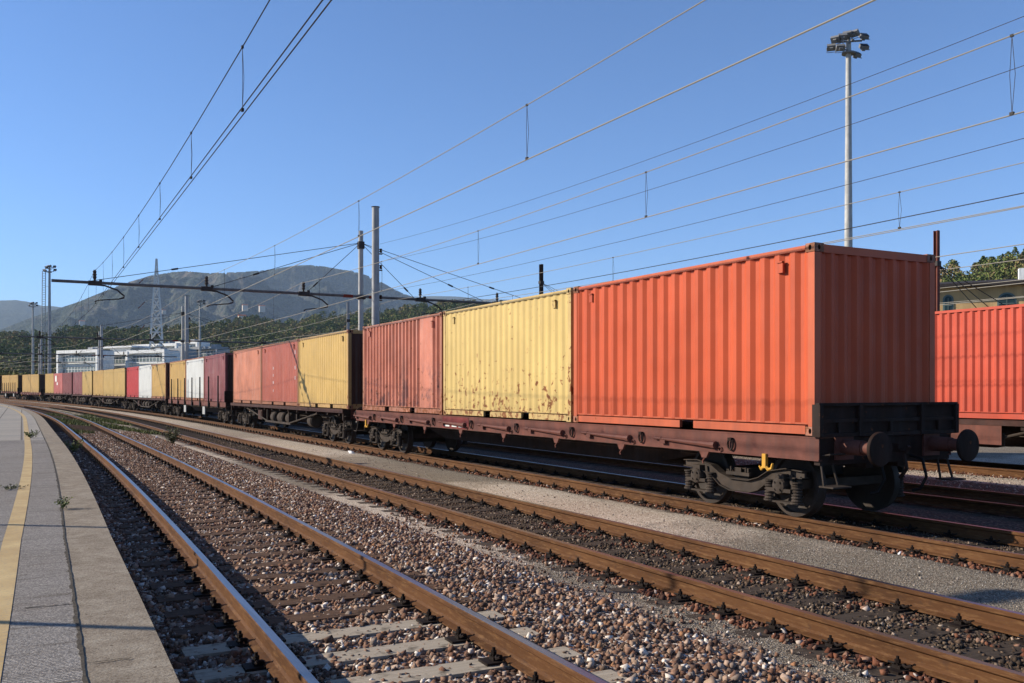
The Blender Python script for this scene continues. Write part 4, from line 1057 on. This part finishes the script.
# ------------------------------------------------------------------ hills
def yprof(pts):
    xs, ys = zip(*pts); return lambda px: np.interp(px, xs, ys)
def smooth_noise(shape, seed, octaves=6, base=3, pers=.55):
    r_ = np.random.default_rng(seed); out = np.zeros(shape); amp = 1
    for o in range(octaves):
        n0, n1 = base * 2 ** o + 3, base * 2 ** o + 3; gr = r_.uniform(-1, 1, (n0, n1))
        a = np.linspace(0, n0 - 2.001, shape[0]); b = np.linspace(0, n1 - 2.001, shape[1])
        ia, ib = a.astype(int), b.astype(int); fa, fb = a - ia, b - ib; fa = fa * fa * (3 - 2 * fa); fb = fb * fb * (3 - 2 * fb)
        g00 = gr[np.ix_(ia, ib)]; g10 = gr[np.ix_(ia + 1, ib)]; g01 = gr[np.ix_(ia, ib + 1)]; g11 = gr[np.ix_(ia + 1, ib + 1)]
        out += amp * ((g00 * (1 - fa)[:, None] + g10 * fa[:, None]) * (1 - fb) + (g01 * (1 - fa)[:, None] + g11 * fa[:, None]) * fb); amp *= pers
    return out
def hill(name, prof, px0, px1, r0, rr, r1, m, seed, rough, NA=300, NR=130, label=None):
    px = np.linspace(px0, px1, NA); ang = np.arctan((px - 512) / FPX); r_ = np.concatenate([np.linspace(r0, rr, int(NR * .75)), np.linspace(rr, r1, NR - int(NR * .75) + 1)[1:]])
    tanel = (390.5 - prof(px)) / np.sqrt(FPX ** 2 + (px - 512) ** 2)
    k = np.where(r_ < rr, (r_ - r0) / (rr - r0), 1 - (r_ - rr) / (r1 - rr)); k = np.clip(k, 0, 1)
    env = np.where(r_ < rr, k ** .9, k ** 1.2)
    H = (tanel * rr + CAMZ)[:, None] * env[None, :]
    nz = smooth_noise((NA, len(r_)), seed, 8, 3, .58); side = np.clip(np.minimum(k * 3, (1 - k) * 3.5), 0, 1) if True else 1
    ridged = 1 - np.abs(smooth_noise((NA, len(r_)), seed + 5, 7, 5, .6)) * 2
    H = H * (1 + (rough * nz * .6 + rough * .55 * (ridged - .6)) * np.where(r_ < rr, np.clip((1 - k) * 1.7, 0, 1), 1)[None, :]) - .5
    el = ((H - CAMZ) / r_[None, :]).max(1); H = H * (tanel / el)[:, None]; el = ((H - CAMZ) / r_[None, :]).max(1); H = H * (tanel / el)[:, None]
    A = ang[:, None] + YAW; X = np.sin(A) * r_[None, :]; Y = np.cos(A) * r_[None, :]
    V = np.stack([X, Y, H], 2).reshape(-1, 3); n1 = len(r_)
    i, j = np.meshgrid(np.arange(NA - 1), np.arange(n1 - 1), indexing='ij'); a = (i * n1 + j).ravel()
    F = np.stack([a, a + n1, a + n1 + 1, a + 1], 1)
    o = link(name, np_mesh(name, V, F, m, 4, True)); tag(o, label, None, None, 'structure'); return o, (px, r_, H)
def wooded(name, dk, md, lt, s1, s2, bumpd):
    m = mat(name, dk, .95, 0, .05); g = G(m); v = g.coord('Object')
    c = g.ramp(g.noise(v, s1, 8, .7), [(.32, dk), (.5, md), (.68, lt)])
    c = g.mix(g.step(g.noise(v, s2, 4, .6), .4, .75), c, tuple(x * .45 for x in dk))
    g.color(c); g.bump(g.noise(v, s2, 5, .7), .9, bumpd); return m
M['mount'] = wooded('wooded_mountain_slope', (.035, .052, .045), (.08, .095, .075), (.19, .15, .12), .006, .03, 40)
M['mount_far'] = wooded('far_mountain_slope', (.04, .05, .03), (.06, .065, .035), (.10, .09, .055), .002, .02, 25)
M['hillfloor'] = wooded('wooded_hill_floor', (.02, .026, .010), (.04, .045, .018), (.07, .06, .03), .05, .3, .6)
main = yprof([(-300, 345), (-60, 340), (0, 330), (30, 318), (55, 309.5), (75, 303), (100, 293), (125, 283), (150, 276), (172, 272), (188, 271), (205, 273), (225, 272.5), (240, 272), (262, 270.5), (279, 268), (296, 265.5), (310, 265), (325, 266.5), (338, 269), (352, 271), (366, 275), (378, 280), (392, 288), (402, 293), (416, 298), (440, 303), (520, 318), (600, 335), (900, 352), (1300, 360)])
far = yprof([(-300, 305), (-40, 299), (0, 300.5), (16, 300), (30, 302), (42, 306), (52, 306), (66, 308), (100, 312), (300, 312), (400, 299), (430, 296), (458, 296.5), (480, 299), (520, 300), (600, 303), (900, 320), (1300, 330)])
hill('far_hills', far, -300, 1300, 5200, 7600, 9000, M['mount_far'], 3, .18, 300, 60)
mo, _ = hill('mountain', main, -300, 1300, 1500, 4200, 5100, M['mount'], 11, .8, 520, 240)
# nearer wooded ridges: floor plus a mass of trees
midp = yprof([(-300, 342), (-60, 340), (0, 337), (30, 336), (60, 331), (90, 332), (130, 332), (165, 330), (185, 326), (210, 327), (240, 320), (262, 321), (285, 322), (310, 318), (335, 316), (360, 314), (385, 312), (410, 308), (430, 304), (455, 303), (480, 305), (520, 310), (600, 320), (700, 330), (860, 330), (1300, 330)])
rightp = yprof([(820, 330), (880, 300), (935, 277), (960, 270), (985, 265), (1005, 257), (1024, 252), (1080, 240), (1250, 215), (1500, 230)])
def treemat(name, stops):
    m = mat(name, (.05, .06, .03), .9, 0, .1); g = G(m); ge = g.n('ShaderNodeNewGeometry'); v = g.coord('Object')
    f = g.math('ADD', g.math('MULTIPLY', ge.outputs['Random Per Island'], .35), g.math('MULTIPLY', g.step(g.noise(v, .028, 5, .7), .33, .67), .65))
    g.color(g.ramp(f, stops)); return m
M['wood_leaf'] = treemat('mixed_woodland_leaves', [(0, (.05, .085, .022)), (.3, (.09, .13, .035)), (.55, (.17, .18, .06)), (.75, (.27, .19, .10)), (1, (.36, .27, .13))])
M['wood_leaf2'] = treemat('hillside_leaves', [(0, (.055, .09, .022)), (.35, (.11, .15, .04)), (.55, (.17, .20, .06)), (.72, (.25, .17, .09)), (1, (.36, .28, .11))])
M['leaf_olive'] = treemat('olive_hedge_leaves', [(0, (.07, .08, .02)), (.5, (.14, .14, .035)), (1, (.26, .22, .06))])
def forest(name, label, hd, px0, px1, ra, rb, n, th0, th1, m, quads, qs, seed, prof=None):
    px, rr, H = hd; r_ = np.random.default_rng(seed)
    a = r_.uniform(px0, px1, n); r0 = ra * (rb / ra) ** r_.uniform(0, 1, n)
    ia = np.clip(np.interp(a, px, np.arange(len(px))).astype(int), 0, len(px) - 1); ir = np.clip(np.interp(r0, rr, np.arange(len(rr))).astype(int), 0, len(rr) - 1)
    gr = H[ia, ir]; an = np.arctan((a - 512) / FPX) + YAW; th = r_.uniform(th0, th1, n); wd = th * r_.uniform(.28, .5, n); cone = r_.random(n) < .35
    Vs = []; N = n * quads
    t_ = np.repeat(np.arange(n), quads)
    ph = r_.uniform(0, 2 * np.pi, N); zz = r_.beta(1.6, 1.3, N)          # height fraction in the crown
    rad = np.where(cone[t_], (1 - zz) * 1.0 + .08, np.sqrt(np.clip(1 - (2 * zz - 1) ** 2, 0, 1)) * .95 + .05) * r_.uniform(.55, 1.08, N)
    rad *= 1 + .25 * np.sin(ph * 3 + t_ * 1.7)
    c = np.stack([np.sin(an)[t_] * r0[t_] + wd[t_] * rad * np.cos(ph), np.cos(an)[t_] * r0[t_] + wd[t_] * rad * np.sin(ph), gr[t_] + th[t_] * (.15 + .85 * zz)], 1)
    s = (qs * (th / th1))[t_] * r_.uniform(.5, 1.25, N)
    u = r_.normal(size=(N, 3)); u /= np.linalg.norm(u, axis=1)[:, None]; w_ = r_.normal(size=(N, 3)); w_ = np.cross(u, w_); w_ /= np.linalg.norm(w_, axis=1)[:, None]
    V = np.stack([c - u * s[:, None], c + w_ * s[:, None] * .7, c + u * s[:, None], c - w_ * s[:, None] * .7], 1).reshape(-1, 3)
    F = np.arange(N * 4).reshape(-1, 4)
    tag(link(name, np_mesh(name, V, F, m, 4)), label, 'trees', None, 'stuff')
_, hd = hill('wooded_hill', lambda p: midp(p) + 4, -300, 1300, 340, 820, 1100, M['hillfloor'], 21, .22, 260, 90)
forest('hillside_trees', 'dark green and brown mixed woodland covering the low hill behind the train', hd, -120, 720, 350, 860, 5200, 5.5, 9.5, M['wood_leaf'], 130, .8, 5)
_, hd2 = hill('right_hill', lambda p: rightp(p) + 6, 840, 1500, 150, 300, 420, M['hillfloor'], 31, .18, 120, 60)
forest('right_hill_trees', 'green and brown bushy trees on the slope above the ochre building', hd2, 890, 1230, 165, 335, 520, 3.6, 6.0, M['wood_leaf2'], 260, .42, 6)
# hedge far left, low bushes in front of the hill
def bush_mass(name, label, cat, centres, m, quads, qs, seed, kind='stuff'):
    r_ = np.random.default_rng(seed); n = len(centres); N = n * quads; t_ = np.repeat(np.arange(n), quads); cc = np.array(centres, float)
    d = r_.normal(size=(N, 3)); d /= np.linalg.norm(d, axis=1)[:, None]; d *= r_.uniform(.35, 1.05, (N, 1))
    c = cc[t_, :3] + d * cc[t_, 3:6]; u = r_.normal(size=(N, 3)); u /= np.linalg.norm(u, axis=1)[:, None]; w_ = np.cross(u, r_.normal(size=(N, 3))); w_ /= np.linalg.norm(w_, axis=1)[:, None]
    s = qs * r_.uniform(.5, 1.3, N)[:, None]
    V = np.stack([c - u * s, c + w_ * s * .5, c + u * s, c - w_ * s * .5], 1).reshape(-1, 3)
    return tag(link(name, np_mesh(name, V, np.arange(N * 4).reshape(-1, 4), m, 4)), label, cat, None, kind)
cen = []
for i in range(70):
    p = at(random.uniform(-60, 62), random.uniform(235, 300)); cen.append((p.x, p.y, random.uniform(1.5, 5.), random.uniform(2, 3.6), random.uniform(2, 3.6), random.uniform(1.6, 3.2)))
bush_mass('hedge_bushes', 'yellow-green bushes at the far left beyond the last wagons', 'bushes', cen, M['leaf_olive'], 220, .42, 8)
cen = []
for i in range(110):
    p = at(random.uniform(225, 660), random.uniform(200, 300)); cen.append((p.x, p.y, random.uniform(1.5, 4.), random.uniform(2, 4.6), random.uniform(2, 3.6), random.uniform(1.6, 3.8)))
bush_mass('undergrowth', 'dark bushes along the foot of the wooded hill behind the second wagon', 'bushes', cen, M['wood_leaf'], 200, .45, 9)
# small houses high on the mountain
M['tile'] = mat('red_roof_tile', (.35, .12, .06), .9); M['cream'] = mat('cream_house_wall', (.62, .54, .45), .9)
for px_, y_, d_, sc_, lb in ((82, 323, 2550, 1.1, 'pale pinkish house alone on the mountainside above the first thin poles'), (242, 317.5, 1150, .7, 'small white house at the top edge of the wooded hill, left of the tall poles'), (245, 307, 2300, 1., 'low cream house halfway up the mountain above the little white one'), (262, 308, 2350, 1.1, 'cream house beside the low one on the mountain slope, nearer the tall poles'), (164, 311, 2400, .7, 'tiny house on the slope right of the lattice pylon')):
    p = at(px_, d_); z = CAMZ + (390.5 - y_) * d_ / FPX
    t = thing('hillside_house', lb, 'house', (p.x, p.y, z - 3), -YAW + .5, 'houses scattered on the mountainside')
    mb = MB(); mb.box((0, 0, 0), (13 * sc_, 9 * sc_, 14 * sc_)); mb.build('wall', M['cream'], t)
    mb = MB(); mb.prism([(-5.2 * sc_, 7 * sc_), (0, 9.6 * sc_), (5.2 * sc_, 7 * sc_)], -7 * sc_, 7 * sc_); mb.build('roof', M['tile'], t)

# small plants near the camera
def leafmat(name, a, b):
    m = mat(name, a, .7, 0, .2); g = G(m); ge = g.n('ShaderNodeNewGeometry'); g.color(g.ramp(ge.outputs['Random Per Island'], [(0, a), (1, b)])); return m
M['weed'] = leafmat('weed_leaves', (.05, .085, .02), (.19, .19, .05)); M['shrub'] = leafmat('shrub_leaves', (.06, .07, .025), (.17, .16, .07))
def plant(name, label, cat, loc, n, hgt, spread, m, leaf, seed, grp=None):
    r_ = random.Random(seed); t = thing(name, label, cat, loc, 0, grp); st = MB(); lf = MB()
    for i in range(n):
        a = r_.uniform(0, 2 * math.pi); s = r_.uniform(.2, 1) * spread; h_ = hgt * r_.uniform(.45, 1); p0 = Vector((r_.uniform(-.1, .1) * spread, r_.uniform(-.1, .1) * spread, 0)); p1 = Vector((s * math.cos(a), s * math.sin(a), h_)); pm = p0.lerp(p1, .5) + Vector((0, 0, h_ * .15))
        st.tube([p0, pm, p1], [.0035 * leaf * 20, .003 * leaf * 18, .001], 4, cap=False)
        for k in range(9):
            f = r_.uniform(.25, 1); c = p0.lerp(p1, f) + Vector((r_.uniform(-1, 1), r_.uniform(-1, 1), r_.uniform(-.5, 1))) * leaf
            u = Vector((r_.uniform(-1, 1), r_.uniform(-1, 1), r_.uniform(-.2, .8))).normalized() * leaf; w_ = u.orthogonal().normalized() * leaf * .4
            lf.add([c - u * .2, c + u * .5 + w_, c + u * 1.2, c + u * .5 - w_], [(0, 1, 2, 3)])
    st.build('stem', m, t); lf.build('leaves', m, t); return t
plant('weed', 'green leafy weed growing from the joint beside the platform coping', 'weed', P(.62, 12.5, PZ), 12, .13, .13, M['weed'], .024, 1, 'weeds on the platform')
plant('weed', 'flat dry weed by the yellow line near the left edge', 'weed', P(-.02, 15.3, PZ), 12, .06, .22, M['shrub'], .022, 2, 'weeds on the platform')
plant('weed', 'small weed tuft on the yellow line farther along the platform', 'weed', P(.25, 31.5, PZ), 16, .22, .3, M['weed'], .045, 3, 'weeds on the platform')
plant('weed', 'weed growing on the ballast below the platform edge', 'weed', P(1.4, 31, -.08), 16, .35, .3, M['weed'], .06, 4, 'weeds along the first track')
plant('shrub', 'grey-green shrub between the first and second tracks', 'shrub', P(4.9, 35.5, -.15), 70, .62, .42, M['shrub'], .05, 5)
# thin grass among the sleepers far along
cen = []
V = []; F = []; n = 15000; u = rng.uniform(1.9, 5.6, n); Y = rng.uniform(44, 80, n); hh = rng.uniform(.05, .20, n); aa = rng.uniform(0, 6.28, n)
keep = np.sin(u * 2.1 + Y * .35) + np.sin(Y * .21 + 1) * .6 > -.1; u, Y, hh, aa = u[keep], Y[keep], hh[keep], aa[keep]
X = vsh(u, Y); Z = vzs(u) + vgz(Y) - .01; b = np.stack([X, Y, Z], 1); w_ = np.stack([np.cos(aa) * .03, np.sin(aa) * .03, aa * 0], 1); tp = b + np.stack([np.cos(aa * 3) * .05, np.sin(aa * 3) * .05, hh], 1)
V = np.stack([b - w_, b + w_, tp], 1).reshape(-1, 3)
tag(link('track_grass', np_mesh('track_grass', V, np.arange(len(V)).reshape(-1, 3), M['weed'])), 'thin green grass between and beside the rails where the nearest track curves away', 'grass', None, 'stuff')

# ------------------------------------------------------------------ haze over the whole valley
mb = MB(); mb.box((0, 3000, 400), (21000, 14500, 830)); hm = bpy.data.materials.new('valley_haze'); hm.use_nodes = True
nt = hm.node_tree; nt.nodes.remove(nt.nodes['Principled BSDF']); pv = nt.nodes.new('ShaderNodeVolumePrincipled'); pv.inputs['Density'].default_value = .000075
pv.inputs['Color'].default_value = (.60, .78, 1, 1); pv.inputs['Anisotropy'].default_value = 0; nt.links.new(pv.outputs[0], nt.nodes['Material Output'].inputs['Volume'])
o = mb.build('haze', hm); o['kind'] = 'stuff'; o.location.z = 0

# all paints, stones and leaves a little deeper, to suit the exposure
for m in bpy.data.materials:
    if not m.use_nodes or 'Principled BSDF' not in m.node_tree.nodes or m.name.startswith(('wooded_mountain', 'far_mountain')): continue
    t_ = m.node_tree; b_ = t_.nodes['Principled BSDF'].inputs['Base Color']
    if b_.is_linked:
        x_ = t_.nodes.new('ShaderNodeMix'); x_.data_type = 'RGBA'; x_.blend_type = 'MULTIPLY'; x_.inputs[0].default_value = 1
        src = b_.links[0].from_socket; t_.links.new(src, x_.inputs[6]); x_.inputs[7].default_value = (.84, .84, .84, 1); t_.links.new(x_.outputs[2], b_)
    else: b_.default_value = tuple(k * .84 for k in b_.default_value[:3]) + (1,)
